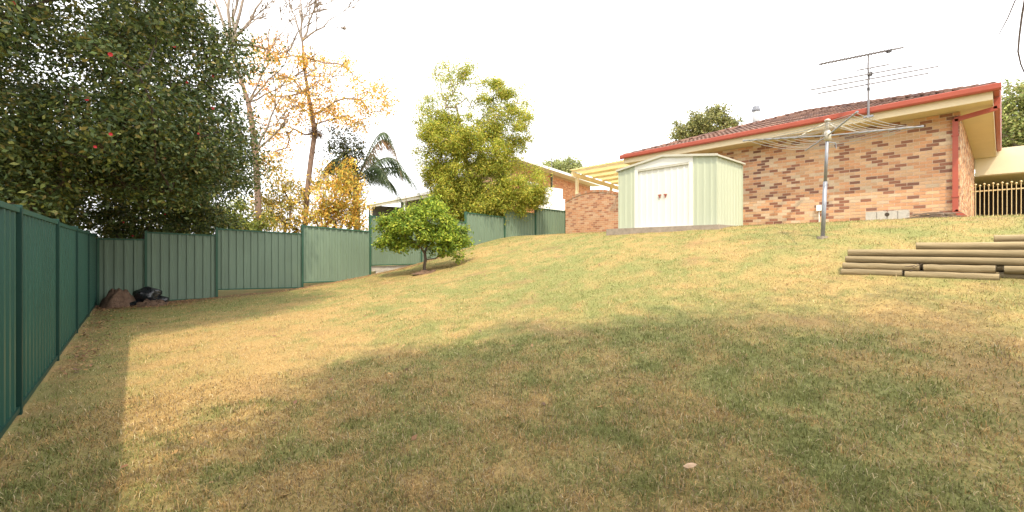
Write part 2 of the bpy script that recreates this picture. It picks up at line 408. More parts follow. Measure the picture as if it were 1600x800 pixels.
# hip and ridge caps
capm = []
for k in range(3):
    mb = MB(); mb.cur = [(.15, .09, .075), (.18, .105, .08), (.13, .08, .07)][k]
    n = len(mb.v); arc = [(-.12, -.035), (-.085, .035), (0, .06), (.085, .035), (.12, -.035)]
    for u, h in arc: mb.v += [(0, u, h-.02), (0, u, h+.015), (.42, u*.9, h-.005)]
    for i in range(4):
        a = n+3*i; mb.face([a, a+1, a+4, a+3]); mb.face([a+1, a+2, a+5, a+4])
    capm.append(mb.mesh('ridge_cap', M['tile']))
peak = V3((EX+run, YC, RZ))
for st, en in ((V3((EX, EY0, EZ)), peak), (V3((EX, EY1, EZ)), peak), (peak, V3((XB, YC, RZ)))):
    dv = en-st; L = dv.length; dn = dv.normalized()
    for i in range(int(L/.37)):
        o = link('ridge_cap', random.choice(capm), roof); o.location = st+dn*(i*.37)+V3((0, 0, .045))-ORG[roof]
        o.rotation_euler = (0, -math.asin(dn.z)*.98, math.atan2(dn.y, dn.x))
# gutters, fascia, soffit
def guttr(a, b, axis_):
    mb = MB(); prof = [(0, 0), (.0, -.12), (.03, -.14), (.10, -.135), (.118, -.10), (.125, 0), (.108, .012), (.10, -.01), (.02, -.02)]
    if axis_ == 'y': pts = [(EX-p, a, EZ+.04+h) for p, h in prof]; dv = (0, b-a, 0)
    else: pts = [(a, EY0-p, EZ+.04+h) for p, h in prof]; dv = (b-a, 0, 0)
    mb.prism(pts, dv); return mb.build('gutter', M['gutter'], house)
guttr(EY0-.122, EY1+.12, 'y'); guttr(EX+.003, XB, 'x')
fb = MB(); fb.box((EX+.003, EY0+.003, 4.80), (EX+.03, EY1, EZ-.012)); fb.build('fascia', M['cream'], house)
fb = MB(); fb.box((EX+.033, EY0+.003, 4.80), (XB, EY0+.03, EZ-.012)); fb.build('fascia', M['cream'], house)
sb = MB(); sb.box((EX+.031, EY0+.031, 4.803), (WX+.05, EY1, 4.815)); sb.build('soffit', M['cream'], house)
sb = MB(); sb.box((WX+.053, EY0+.031, 4.803), (XB, WY0+.05, 4.815)); sb.build('soffit', M['cream'], house)
# downpipe
dp = MB()
def rpipe(mb, pts, hw=.05, hd=.04):
    for p, q in zip(pts, pts[1:]):
        p, q = V3(p), V3(q); d = (q-p); L = d.length; d.normalize()
        a = V3((1, 0, 0)); b = d.cross(a).normalized(); mb.obox((p+q)/2, d*(L/2+.012), a*hd, b*hw)
rpipe(dp, [(WX-.06, EY0-.06, 4.95), (WX-.06, EY0-.05, 4.72), (WX-.06, WY0+.07, 4.60), (WX-.06, WY0+.07, 2.36), (WX-.06, WY0-.2, 2.10)])
dpo = dp.build('downpipe', M['gutter'], house)
for z in (2.7, 4.2):
    bk = MB(); bk.box((WX-.112, WY0+.002, z), (WX-.005, WY0+.138, z+.03)); bk.build('bracket', M['gutter'], dpo)
# chimney flue
fl = MB(); fl.tube([(18.47, 6.42, 6.1), (18.47, 6.42, 6.92)], .13, 12); flo = fl.build('flue', mat('flue_steel', (.42, .42, .42), .4, metal=.2, var=.12), house, True)
fl = MB(); fl.tube([(18.47, 6.42, 6.90), (18.47, 6.42, 6.97), (18.47, 6.42, 6.985), (18.47, 6.42, 7.07)], [.16, .16, .12, .12], 12); fl.build('flue_cap', M['galv'], flo)
# small white box on the wall
tb = MB(); tb.box((WX-.10, 3.48, 2.55), (WX-.007, 3.60, 2.72)); tb.tube([(WX-.05, 3.54, 2.56), (WX-.05, 3.54, 2.1)], .012, 6)
tag(tb.build('wall_box', M['white'], None, loc=(WX-.007, 3.54, 2.1)), 'small white box with a thin pipe low on the brick wall', 'wall box')

# carport beyond the house's end
cp = thing('carport', 'cream boarded carport front beyond the corner of the brick house', 'carport', (23.7, -1.5, 2.14))
for k in range(6):
    mb = MB(); z = 4.17+k*.155; mb.obox((23.72-.012, -2.72, z+.075), (.012, 0, -.006), (0, 3.38, 0), (-.012*.3, 0, .078)); mb.build('fascia_board', M['creamlt'], cp)
mb = MB(); mb.box((23.74, -6.2, 4.14), (29, 8.6, 4.16)); mb.build('ceiling', M['cream'], cp)
mb = MB(); mb.box((23.75, -6.2, 5.07), (29, 8.6, 5.10)); mb.build('roof_sheet', M['shedroof'], cp)
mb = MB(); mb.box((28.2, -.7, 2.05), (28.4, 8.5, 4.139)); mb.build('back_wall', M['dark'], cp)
mb = MB(); mb.box((24.2, -1.45, 2.05), (24.4, -.68, 4.139)); mb.build('end_wall', mat('carport_render', (.42, .40, .36), .8, var=.1), cp)
mb = MB(); mb.box((23.80, -6.1, 2.05), (23.95, -5.95, 4.139)); mb.build('post', M['cream'], cp)

# cream picket gate beside the house
gt = thing('picket_fence', 'cream metal picket fence with ball tops beside the house corner', 'fence', (19.4, -.5, 2.13))
for zz in (2.30, 3.18):
    mb = MB(); mb.box((19.385, -2.4, zz), (19.415, .675, zz+.035)); mb.build('rail', M['picket'], gt)
pm = MB(); pm.tube([(0, 0, 0), (0, 0, 1.26)], .009, 6)
pm.tube([(0, 0, 1.255+.028*(1-math.cos(a))) for a in np.linspace(0, math.pi, 6)], [max(.003, .028*math.sin(a)) for a in np.linspace(0, math.pi, 6)], 8)
pmesh = pm.mesh('picket', M['picket'])
for k in range(34):
    o = link('picket', pmesh, gt); o.location = V3((19.372, .62-k*.09, 2.12-(.0 if k % 2 else .045)))-ORG[gt]

# ------------------------------------------------------------------ garden wing wall with arched top
ww = thing('garden_wall', 'brick garden wall with a curved top beside the pale shed', 'wall', (15.15, 12, 2.09))
Y0w, Y1w = 10.45, 13.5
arch = lambda y: 3.70+.33*max(0, 1-((y-11.95)/1.55)**2)
pts = [(15.16, Y0w, 1.8)]+[(15.16, y, arch(y)-.11) for y in np.linspace(Y0w, Y1w, 13)]+[(15.16, Y1w, 1.8)]
mb = MB(); mb.prism(pts, (.22, 0, 0)); core = mb.build('core', M['mortar'], ww)
mb = MB()
for a, b, z in brick_layout(Y1w-Y0w, 2.02, 4.1, top=lambda u: arch(Y0w+u)-.10):
    mb.cur = tuple(.5*c+.5*e for c, e in zip(brick_colour(), (.43, .215, .125))); brick_geo(mb, a, b, (15.16, Y0w, 0), (0, 1, 0), (-1, 0, 0), z)
for a, b, z in brick_layout(.22, 2.02, 3.6):
    mb.cur = brick_colour(.85); brick_geo(mb, a, b, (15.16, Y0w, 0), (1, 0, 0), (0, -1, 0), z)
tag(mb.build('bricks', M['brick'], core), kind='stuff')
n = 36
capv = []
for k in range(6):
    m2 = MB(); c = brick_colour(.8); m2.cur = (c[0]*.85, c[1]*.75, c[2]*.75); m2.box((-.13, -.0375, -.055), (.12, .0375, .055)); capv.append(m2.mesh('coping_brick', M['brick']))
for k in range(n):
    y = Y0w+(k+.5)*(Y1w-Y0w)/n; sl_ = (arch(y+.02)-arch(y-.02))/.04
    o = link('coping_brick', random.choice(capv), ww); o.location = V3((15.26, y, arch(y)-.05))-ORG[ww]; o.rotation_euler = (math.atan(sl_), 0, 0)

# ------------------------------------------------------------------ pergola with cream roof
pg = thing('pergola', 'cream roofed pergola on cream posts behind the garden wall', 'pergola', (17, 12, 2.12))
zs = lambda x: 5.14-.0875*(x-15.3)
for k in range(5):
    y0 = 13.40-k*.72
    mb = MB(); mb.sheet((15.3, y0-.003), (15.3, y0-.717), lambda f: 0, lambda f: 1, (0, 0), [(0, 0), (.4, 0), (.5, .02), (.6, 0)], .18)
    vs = []
    for i, (x, y, z) in enumerate(mb.v):
        rib = .0
        vs.append((15.3 if z < .5 else 20.3, y, (zs(15.3) if z < .5 else zs(20.3))+(.022 if int(abs(y-y0)/.09) % 2 else 0)+(0 if i < len(mb.v)//2 else -.004)))
    mb.v = vs; mb.build('roof_sheet', M['awning'], pg)
for x in np.linspace(15.45, 20.1, 7):
    mb = MB(); mb.box((x-.025, 9.9, zs(x)-.105), (x+.025, 13.35, zs(x)-.012)); mb.build('batten', M['awnbeam'], pg)
mb = MB(); mb.prism([(15.35, 13.25, zs(15.35)-.30), (20.2, 13.25, zs(20.2)-.30), (20.2, 13.25, zs(20.2)-.107), (15.35, 13.25, zs(15.35)-.107)], (0, .06, 0)); mb.build('beam', M['awnbeam'], pg)
for x in (15.72, 18.4, 20.0):
    mb = MB(); mb.box((x-.06, 13.21, 2.0), (x+.06, 13.33, zs(x)-.302)); mb.build('post', M['awnbeam'], pg)

# ------------------------------------------------------------------ shed on slab
slab = MB(); slab.box((11.42, 4.86, 1.72), (13.42, 8.42, 2.075)); slabo = slab.build('concrete_slab', M['concrete'], None, loc=(12.4, 6.6, 1.72))
tag(slabo, 'weathered concrete slab under the pale green shed', 'slab')
SX0, SX1, SY0, SY1, SZ = 11.6, 13.3, 4.99, 8.06, 2.076
shed = thing('garden_shed', 'pale green metal garden shed with white sliding doors', 'shed', (12.4, 6.5, SZ))
ez = 3.93; pk = 4.15; ym = (SY0+SY1)/2
gab = lambda y: ez+(pk-ez)*(1-abs(y-ym)/(SY1-ym))-.012
PR = [(0, 0), (.62, 0), (.68, .012), (.90, .012), (.96, 0)]
D0, D1 = 5.63, 7.48
def shed_sheet(name, p0, p1, nrm, zt, m, zb=SZ+.0):
    b = MB(); b.sheet(p0, p1, lambda f: zb, zt, nrm, PR, .19, .003); return b.build(name, m, shed)
shed_sheet('front_panel', (SX0, SY0), (SX0, D0), (-1, 0), lambda f: gab(SY0+(D0-SY0)*f), M['shed'])
shed_sheet('front_panel', (SX0, D1), (SX0, SY1), (-1, 0), lambda f: gab(D1+(SY1-D1)*f), M['shed'])
shed_sheet('side_panel', (SX1, SY0), (SX0, SY0), (0, -1), lambda f: ez-.012, M['shed'])
shed_sheet('side_panel', (SX0, SY1), (SX1, SY1), (0, 1), lambda f: ez-.012, M['shed'])
shed_sheet('back_panel', (SX1, SY1), (SX1, SY0), (1, 0), lambda f: gab(SY1-(SY1-SY0)*f), M['shed'])
for y, nme in ((D0, 'jamb'), (D1-.12, 'jamb')):
    b = MB(); b.box((SX0-.022, y, SZ), (SX0+.02, y+.12, 3.86)); b.build(nme, M['shedwhite'], shed)
b = MB(); b.prism([(SX0-.016, D0+.003, 3.865), (SX0-.016, D1-.003, 3.865), (SX0-.016, D1-.003, gab(D1)), (SX0-.016, ym, gab(ym)), (SX0-.016, D0+.003, gab(D0))], (.02, 0, 0)); b.build('gable', M['shedwhite'], shed)
for y0, y1, off in ((D0+.125, ym+.03, 0), (ym+.033, D1-.125, .006)):
    b = MB(); b.sheet((SX0+.012+off, y0), (SX0+.012+off, y1), lambda f: SZ+.03, lambda f: 3.80, (-1, 0), PR, .19, .003); dr = b.build('door', M['shedwhite'], shed)
    h = MB(); yh = ym+(-.07 if y0 < ym-.1 else .11); h.box((SX0-.035, yh-.045, 3.0), (SX0+.0, yh+.045, 3.035)); h.box((SX0-.03, yh-.012, 2.93), (SX0+.0, yh+.012, 2.999)); h.build('latch', M['rustred'], dr)
b = MB(); b.box((SX0-.03, D0+.122, 3.802), (SX0+.02, D1-.122, 3.855)); b.build('door_track', M['shedroof'], shed)
b = MB(); b.box((SX0-.015, D0+.122, SZ), (SX0+.03, D1-.122, SZ+.028)); b.build('sill', M['shedwhite'], shed)
for sgn in (-1, 1):
    b = MB(); ye = ym+sgn*(SY1-ym+.06); n_ = 18
    for i in range(n_):
        x0 = SX0-.06+i*(SX1-SX0+.12)/n_; x1 = x0+(SX1-SX0+.12)/n_
        dz = .015 if i % 3 == 1 else 0
        b.poly((x0, ym, pk+dz), (x1, ym, pk+dz), (x1, ye, ez-.008+dz), (x0, ye, ez-.008+dz)); b.poly((x0, ye, ez-.02), (x1, ye, ez-.02), (x1, ym, pk-.012), (x0, ym, pk-.012))
    b.build('roof_sheet', M['shedroof'], shed)
    e = MB(); a_, c_ = V3((SX0-.066, ym, pk+.004)), V3((SX0-.066, ye, ez-.004)); dv = c_-a_
    e.obox((a_+c_)/2, dv/2, (.006, 0, 0), (0, 0, .032)); e.build('barge_trim', M['shedroof'], shed)
    e = MB(); e.box((SX0-.06, ye-.012, ez-.045), (SX1+.06, ye+.012, ez-.0)); e.build('eave_trim', M['shedroof'], shed)
for (x, y) in ((SX0-.016, SY0-.016), (SX0-.016, SY1-.024), (SX1-.024, SY0-.016)):
    e = MB(); e.box((x, y, SZ), (x+.04, y+.04, ez-.05)); e.build('corner_trim', M['shed'], shed)

# ------------------------------------------------------------------ fences
FPR = [(0, 0), (.46, 0), (.56, .026), (.86, .026), (.96, 0)]
fl_ = thing('metal_fence', 'dark green ribbed steel fence in its own shade along the lawn edge', 'fence', (-.78, 5.66, 0))
ys = [15.17-2.38*k for k in range(9)]
for k, (ya, yb) in enumerate(zip(ys, ys[1:])):
    dz = random.uniform(-.012, .012)
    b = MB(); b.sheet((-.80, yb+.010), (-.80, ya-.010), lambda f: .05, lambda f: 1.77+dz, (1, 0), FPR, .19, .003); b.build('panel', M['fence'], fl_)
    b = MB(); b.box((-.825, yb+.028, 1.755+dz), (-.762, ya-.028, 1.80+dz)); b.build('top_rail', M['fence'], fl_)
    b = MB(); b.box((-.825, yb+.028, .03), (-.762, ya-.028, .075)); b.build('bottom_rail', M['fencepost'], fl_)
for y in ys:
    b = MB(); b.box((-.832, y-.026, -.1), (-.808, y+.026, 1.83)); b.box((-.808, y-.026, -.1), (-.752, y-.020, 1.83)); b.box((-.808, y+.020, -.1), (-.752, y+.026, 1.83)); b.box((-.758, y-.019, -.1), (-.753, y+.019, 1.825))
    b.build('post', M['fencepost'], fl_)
bf = thing('metal_fence', 'faded green ribbed steel fence stepping up the slope at the back', 'fence', (6.4, 15.2, .4))
xs = [-.74, .19, 1.77, 4.11, 6.41, 8.5, 10.64, 12.84, 14.83, 17.05]
tops = [(1.71, 1.70), (1.90, 1.84), (2.04, 1.94), (2.21, 2.08), (2.65, 2.60), (2.63, 2.58), (3.01, 2.90), (3.27, 3.17), (3.47, 3.42)]
bots = [(.0, .0), (.01, -.02), (.23, .15), (.31, .28), (.82, .82), (.82, .82), (1.2, 1.15), (1.42, 1.4), (1.65, 1.6)]
for k in range(9):
    xa, xb = xs[k]+.03, xs[k+1]-.03; (ta, tb_), (ba, bb) = tops[k], bots[k]
    b = MB(); b.sheet((xa-.018, 15.2), (xb+.018, 15.2), lambda f: ba+(bb-ba)*f+.02, lambda f: ta+(tb_-ta)*f-.03, (0, -1), FPR, .19, .003); b.build('panel', M['fence2'], bf)
    for nme, za, zb, hh in (('top_rail', ta, tb_, .02), ('bottom_rail', ba+.03, bb+.03, .018)):
        b = MB(); b.obox(((xa+xb)/2, 15.19, (za+zb)/2-.02), ((xb-xa)/2, 0, (zb-za)/2), (0, .033, 0), (0, 0, hh)); b.build(nme, M['fence2post'], bf)
for k, x in enumerate(xs):
    zt = max([tops[j][0 if j == k else 1] for j in (k-1, k) if 0 <= j < 9])+.03; zb = G(x, 15.2)-.3
    b = MB(); b.box((x-.027, 15.225, zb), (x+.027, 15.245, zt)); b.box((x-.027, 15.145, zb), (x-.021, 15.225, zt)); b.box((x+.021, 15.145, zb), (x+.027, 15.225, zt)); b.box((x-.020, 15.145, zb), (x+.020, 15.151, zt-.005)); b.build('post', M['fence2post'], bf)
# block plinth under the raised panels
pl = thing('retaining_wall', 'low grey block retaining wall under the raised green fence panels', 'wall', (7.5, 15.26, .3))
bmv = []
m2 = MB(); m2.box((-.195, -.045, -.092), (.195, .045, .092)); bmesh_ = m2.mesh('block', M['block'])
for r_ in range(3):
    for k in range(11):
        o = link('block', bmesh_, pl); o.location = V3((6.64+k*.40+(.2 if r_ % 2 else 0), 15.25+random.uniform(-.006, .006), .70-r_*.195))-ORG[pl]

# ------------------------------------------------------------------ rotary clothes hoist
HB = V3((9.57, 2.19, G(9.57, 2.19))); HT = V3((9.60, 2.12, 3.53))
ho = thing('clothes_hoist', 'rotary clothes line on a grey steel pole with four arms', 'clothes line', tuple(HB))
b = MB(); b.tube([HB-V3((0, 0, .1)), HB+V3((0, 0, .03))], .09, 10); b.build('footing', M['concrete'], ho)
b = MB(); b.tube([HB-V3((0, 0, .05)), HB+(HT-HB)*.55], .034, 12); b.build('pole', M['galv'], ho, True)
b = MB(); b.tube([HB+(HT-HB)*.54, HT], .026, 12); b.build('inner_pole', M['galv'], ho, True)
b = MB(); b.tube([HT+V3((0, 0, z)) for z in (-.1, -.06, .05, .1)], [.035, .06, .06, .035], 10); b.tube([HT+V3((0, 0, .1)), HT+V3((0, 0, .27))], .022, 8); b.tube([HT+V3((0, 0, z)) for z in (.26, .29, .31)], [.045, .05, .02], 10); hubo = b.build('hub', M['hubp'], ho, True)
b = MB(); b.tube([HT+V3((0, 0, -.12)), HT+V3((.10, -.10, -.14)), HT+V3((.11, -.11, -.24))], .010, 6); b.build('crank_handle', M['galv'], hubo)
dirs = [V3((math.cos(R(208+90*k)), math.sin(R(208+90*k)), 0)) for k in range(4)]
AL = 1.36
for dv in dirs:
    b = MB(); b.tube([HT+dv*.03, HT+dv*AL+V3((0, 0, .03))], .014, 6); b.tube([HT+dv*(AL-.01)+V3((0, 0, .03)), HT+dv*(AL+.03)+V3((0, 0, .03))], .018, 6); am = b.build('arm', M['galv'], ho)
    b = MB(); b.tube([HT+V3((0, 0, .25)), HT+dv*.48+V3((0, 0, .012))], .009, 5); b.build('strut', M['hubp'], am)
for rr in (.48, .62, .76, .90, 1.04, 1.18, 1.32):
    b = MB()
    for i in range(4):
        p, q = HT+dirs[i]*rr+V3((0, 0, .03)), HT+dirs[(i+1) % 4]*rr+V3((0, 0, .03))
        sag = V3((0, 0, -.03*rr-random.uniform(0, .03))); b.tube([p, p+(q-p)*.25+sag*.75, (p+q)/2+sag, p+(q-p)*.75+sag*.75, q], .0048, 4)
    b.build('line', M['wire'], ho)

# ------------------------------------------------------------------ television aerial on the gutter
LV = V3((math.cos(YAW), -math.sin(YAW), 0))
an = thing('tv_aerial', 'tall television aerial on a mast above the red gutter', 'aerial', (14.36, 2.29, 4.9))
A0 = V3((14.36, 2.29, 4.88)); px = 1/59.6
b = MB(); b.tube([A0, A0+V3((0, 0, .95))], .026, 8); b.tube([A0+V3((0, 0, .9)), A0+V3((0, 0, 1.30))-LV*.01, A0+V3((0, 0, 1.60))], .021, 8); ms_ = b.build('mast', M['alu'], an)
b = MB(); b.box(A0+V3((-.045, -.10, -.02)), A0+V3((.022, .10, .03))); b.build('bracket', M['galv'], ms_)
b = MB(); b.obox(A0+V3((0, -.03, 1.10)), (.03, 0, 0), (0, .05, 0), (0, 0, .045)); b.obox(A0+V3((0, 0, .72)), (.028, 0, 0), (0, .028, 0), (0, 0, .035)); b.build('junction_box', M['darkplastic'], ms_)
bd = (LV+V3((-.25, -.3, 0))).normalized()
c0, c1 = A0+LV*(-76*px)+V3((0, 0, 1.37)), A0+LV*(54*px)+V3((0, 0, 1.81))
bdv = (c1-c0).normalized(); pv = bdv.cross(V3((0, 0, 1))).normalized()
b = MB(); b.tube([c0, c1], .024, 6); boom = b.build('boom', M['alu'], an)
for k in range(20):
    p = c0+(c1-c0)*(.01+k*.043); b = MB(); b.tube([p-pv*.10, p+pv*.10], .012, 4); b.build('director', M['alu'], boom)
b = MB(); p = c0+(c1-c0)*.9
for q in (.1, .18): b.tube([p-pv*.14+V3((0, 0, q)), p+pv*.14+V3((0, 0, q))], .005, 4); b.tube([p-pv*.14-V3((0, 0, q)), p+pv*.14-V3((0, 0, q))], .005, 4)
b.tube([p-V3((0, 0, .2)), p+V3((0, 0, .2))], .006, 4); b.build('reflector', M['alu'], boom)
b = MB(); b.obox(c0+(c1-c0)*.83-V3((0, 0, .03)), bdv*.05, pv*.03, (0, 0, .035)); b.build('dipole_box', M['darkplastic'], boom)
for dz, l0, l1, dep in ((1.24, -22, 26, .5), (1.10, -60, 66, .25), (.98, -90, 108, 0), (.86, -76, 96, -.25)):
    e0 = A0+LV*(l0*px)+pv*dep*.2+V3((0, 0, dz+l0*px*.185)); e1 = A0+LV*(l1*px)+pv*dep*.2+V3((0, 0, dz+l1*px*.185))
    b = MB(); b.tube([e0, e1], .018, 6); b.build('element', M['alu'], an)
b = MB(); b.tube([A0+V3((0, 0, .84)), A0+V3((0, 0, 1.26))+pv*.08], .009, 5); b.build('cross_boom', M['alu'], an)

# ------------------------------------------------------------------ stack of pine logs
def log(y0, y1, x, z, r, lab):
    n = 12; pts = []; rs = []
    for k in range(9):
        t = k/8; pts.append((x+random.uniform(-.003, .003), y0+(y1-y0)*t, z+random.uniform(-.003, .003))); rs.append(r*(1+random.uniform(-.015, .015)))
    b = MB(); b.tube(pts, rs, n, cap=False)
    o = b.build('pine_log', M['log'], None, True, loc=(x, (y0+y1)/2, z))
    tag(o, lab, 'log', 'pine logs stacked on the lawn')
    for t, s_ in ((pts[0], 1), (pts[-1], -1)):
        e = MB(); e.tube([V3(t)+V3((0, s_*.004*(1 if y0 > y1 else -1), 0)), V3(t)-V3((0, s_*.01*(1 if y0 > y1 else -1), 0))], rs[0]*.985, n); e.build('cut_end', M['logend'], o)
gl = lambda x, y: max(G(x-.05, y), G(x+.05, y), G(x, y))
r = .047
zb = 1.115
log(1.50, .86, 7.55, zb, r, 'short pine log at the foot of the log stack')
log(.83, .02, 7.55, zb-.006, r, 'pine log at the stack foot, end to end with the short one')
log(1.49, -2.3, 7.655, zb+.01, r, 'pine log in the middle of the stack base under the others')
log(1.47, -2.4, 7.76, zb+.03, r, 'pine log along the uphill side of the stack base')
log(1.49, .70, 7.60, zb+.085, r, 'short pine log in the second layer with twigs at its end')
log(.66, .05, 7.60, zb+.085, r, 'middle pine log of the second layer')
log(-.02, -2.4, 7.60, zb+.087, r, 'second-layer pine log nearest the picket fence side')
log(1.46, -2.35, 7.71, zb+.105, r, 'uphill pine log of the second layer')
log(1.47, -2.45, 7.65, zb+.178, r, 'long pine log in the third layer of the stack')
log(1.45, -2.4, 7.76, zb+.19, r, 'uphill pine log of the third layer')
log(1.45, -2.5, 7.70, zb+.272, r*1.04, 'long grey pine log in the fourth layer of the stack')
log(.74, -2.6, 7.74, zb+.363, r*1.05, 'pine log set back on the fourth layer')
log(.06, -2.6, 7.80, zb+.450, r*1.0, 'topmost pine log of the stack with a dark end')
# little dry sprig caught in the stack
def sprig():
    t = thing('twig', 'dry twig caught between the stacked pine logs', 'twig', (7.54, .72, 1.2))
    for k in range(5):
        b = MB(); p = V3((7.535, .74+random.uniform(-.05, .05), 1.17+.02*k)); b.tube([p, p+V3((-.01, random.uniform(-.1, .1), random.uniform(-.02, .05)))], .005, 5); b.build('stem', M['stick'], t)
sprig()

# ------------------------------------------------------------------ concrete trough and stick heap by the wall
zt = 2.165
tr = thing('concrete_block', 'grey slotted concrete block lying against the brick wall', 'block', (14.95, 2.0, zt))
b = MB(); z0, z1 = zt+.045, zt+.27
for ya, yb in ((2.43, 2.21), (2.19, 2.01), (1.97, 1.79), (1.77, 1.57)): b.box((14.86, ya, z0), (15.06, yb, z1))
b.box((14.88, 2.42, z0+.002), (15.05, 1.58, z1-.03)); bo = b.build('body', M['block'], tr)
b = MB(); b.tube([(14.858, 1.99, z0+.13), (14.875, 1.99, z0+.13)], .05, 10); b.build('hole', M['dark'], bo)
b = MB(); b.box((14.80, 1.55, zt-.02), (15.10, 2.50, zt+.043)); b.build('base_plank', M['plank'], tr)
st = thing('stick_heap', 'flat heap of dark dry sticks beside the red downpipe', 'sticks', (14.35, 1.1, G(14.35, 1.1)))
for k in range(46):
    a = random.gauss(math.pi/2, .5); L = random.uniform(.25, .75); x, y = 14.35+random.uniform(-.25, .25), 1.1+random.gauss(0, .22); z = G(x, y)+random.uniform(.05, .22)*(1-abs(y-1.1)/.6 if abs(y-1.1) < .5 else .2)
    dv = V3((math.cos(a), math.sin(a), random.uniform(-.12, .12)))*L/2; p = V3((x, y, max(z, G(x, y)+.02)))
    b = MB(); b.tube([p-dv, p+V3((random.uniform(-.03, .03), 0, .02)), p+dv], [.010, .009, .005], 5); b.build('stick', M['stick'], st)

# ------------------------------------------------------------------ corner: soil heap, bag, debris
def mound(name, cx, cy, rx, ry, h, m, seed, lab, cat):
    b = MB(); n, k = 30, 12; rg = np.random.default_rng(seed); ph = rg.uniform(0, 6, 6)
    z0 = G(cx, cy)-.05
    b.v.append((cx, cy, z0+h))
    for i in range(1, k+1):
        t = i/k
        for j in range(n):
            a = 2*math.pi*j/n; rr = t*(1+.12*math.sin(3*a+ph[0])+.08*math.sin(7*a+ph[1]))
            hh = h*(1-t**2.2)**.9*(1+.25*math.sin(2*a+ph[4])*t)+(.05*math.sin(5*a+9*t+ph[2])+.03*math.sin(11*a-13*t+ph[3])+rg.uniform(-.05, .05))*(1-t)**.5*min(1, 3*t)
            b.v.append((cx+rx*rr*math.cos(a), cy+ry*rr*math.sin(a), z0+hh))
    for j in range(n): b.face([0, 1+j, 1+(j+1) % n])
    for i in range(k-1):
        for j in range(n): b.face([1+i*n+j, 1+(i+1)*n+j, 1+(i+1)*n+(j+1) % n, 1+i*n+(j+1) % n])
    return tag(b.build(name, m, None, True, loc=(cx, cy, z0)), lab, cat)
mound('soil_heap', -.36, 14.6, .38, .4, .46, M['soilheap'], 2, 'brown heap of soil and clippings in the fence corner', 'heap')
mound('soil_heap', .30, 14.25, .42, .28, .16, M['soilheap'], 4, 'low brown soil patch in front of the black rubbish bag', 'heap')
def bag(cx, cy, r, h, seed, lab):
    b = MB(); n, k = 28, 16; rg = np.random.default_rng(seed); ph = rg.uniform(0, 6, 8); z0 = G(cx, cy)-.02
    for i in range(k+1):
        t = i/k; rr = r*math.sin(math.pi*min(t*.62+.16, 1))**.7*(1 if t < .8 else 1-(t-.8)*4.2); rr = max(rr, .03)
        for j in range(n):
            a = 2*math.pi*j/n; q = rr*(1+.13*math.sin(3*a+ph[0]+3*t)+.10*math.sin(5*a+ph[1]-5*t)+.06*math.sin(9*a+ph[2]+8*t)+rg.uniform(-.03, .03))
            b.v.append((cx+q*math.cos(a), cy+q*.8*math.sin(a), z0+h*t*(1+.06*math.sin(2*a+ph[3]))))
    for i in range(k):
        for j in range(n): b.face([i*n+j, i*n+(j+1) % n, (i+1)*n+(j+1) % n, (i+1)*n+j])
    b.face([k*n+j for j in range(n)])
    return tag(b.build('rubbish_bag', M['bag'], None, True, loc=(cx, cy, z0)), lab, 'rubbish bag')
bag(.20, 14.62, .26, .46, 5, 'black plastic rubbish bag slumped by the corner fence post')
bag(.46, 14.62, .20, .22, 6, 'small flattened black rubbish bag beside the larger one')
bag(-.02, 14.42, .15, .15, 8, 'tiny black rubbish bag between soil heap and large bag')

def litter():
    N = 2600; k = RNG.random(N)
    x = np.where(k < .35, RNG.normal(.2, .7, N), np.where(k < .6, RNG.normal(-.55, .18, N), np.where(k < .85, RNG.uniform(1.5, 8.5, N), RNG.uniform(-.6, 12, N))))
    y = np.where(k < .35, RNG.normal(14.2, .45, N), np.where(k < .6, RNG.uniform(7, 15, N), np.where(k < .85, RNG.normal(14.75, .28, N), RNG.uniform(1.5, 14, N))))
    ok = (x > -.74) & (y < 15.12) & (x < 14) & ~((x > 11.3) & (y > 4.8) & (y < 8.5)); x, y = x[ok], y[ok]; N = len(x)
    z = gz(x, y)+RNG.uniform(.012, .035, N); a = RNG.uniform(0, 6.28, N); s_ = RNG.uniform(.014, .038, N)
    P = np.stack([x, y, z], -1); t = np.stack([np.cos(a), np.sin(a), RNG.uniform(-.4, .4, N)], -1)*s_[:, None]; u = np.stack([-np.sin(a), np.cos(a), RNG.uniform(-.4, .4, N)], -1)*s_[:, None]*.5
    pal = np.array([[.30, .15, .075], [.22, .11, .06], [.40, .24, .11], [.16, .09, .055], [.46, .27, .10]])
    col = pal[RNG.integers(0, 5, N)]*RNG.uniform(.7, 1.2, N)[:, None]
    o = link('leaf_litter', npmesh('leaf_litter', np.stack([P-t, P+u, P+t, P-u], 1), 4, M['litter'], col)); tag(o, 'scattered brown fallen leaves along the fence foot', 'leaves', kind='stuff')
litter()
b = MB(); c = V3((2.37, 1.17, G(2.37, 1.17)+.035)); b.cur = (.62, .42, .27)
t_, u_ = V3((.018, -.034, .012)), V3((.014, .008, .008))
b.poly(c-t_, c-t_*.3+u_, c+t_*.4+u_*.9, c+t_, c+t_*.0+V3((0, 0, .007))); b.poly(c-t_, c+V3((0, 0, .007)), c+t_, c+t_*.4-u_*.9, c-t_*.3-u_)
tag(b.build('fallen_leaf', M['litter'], None, loc=tuple(c)), 'single large pale fallen leaf lying on the lawn', 'leaf')

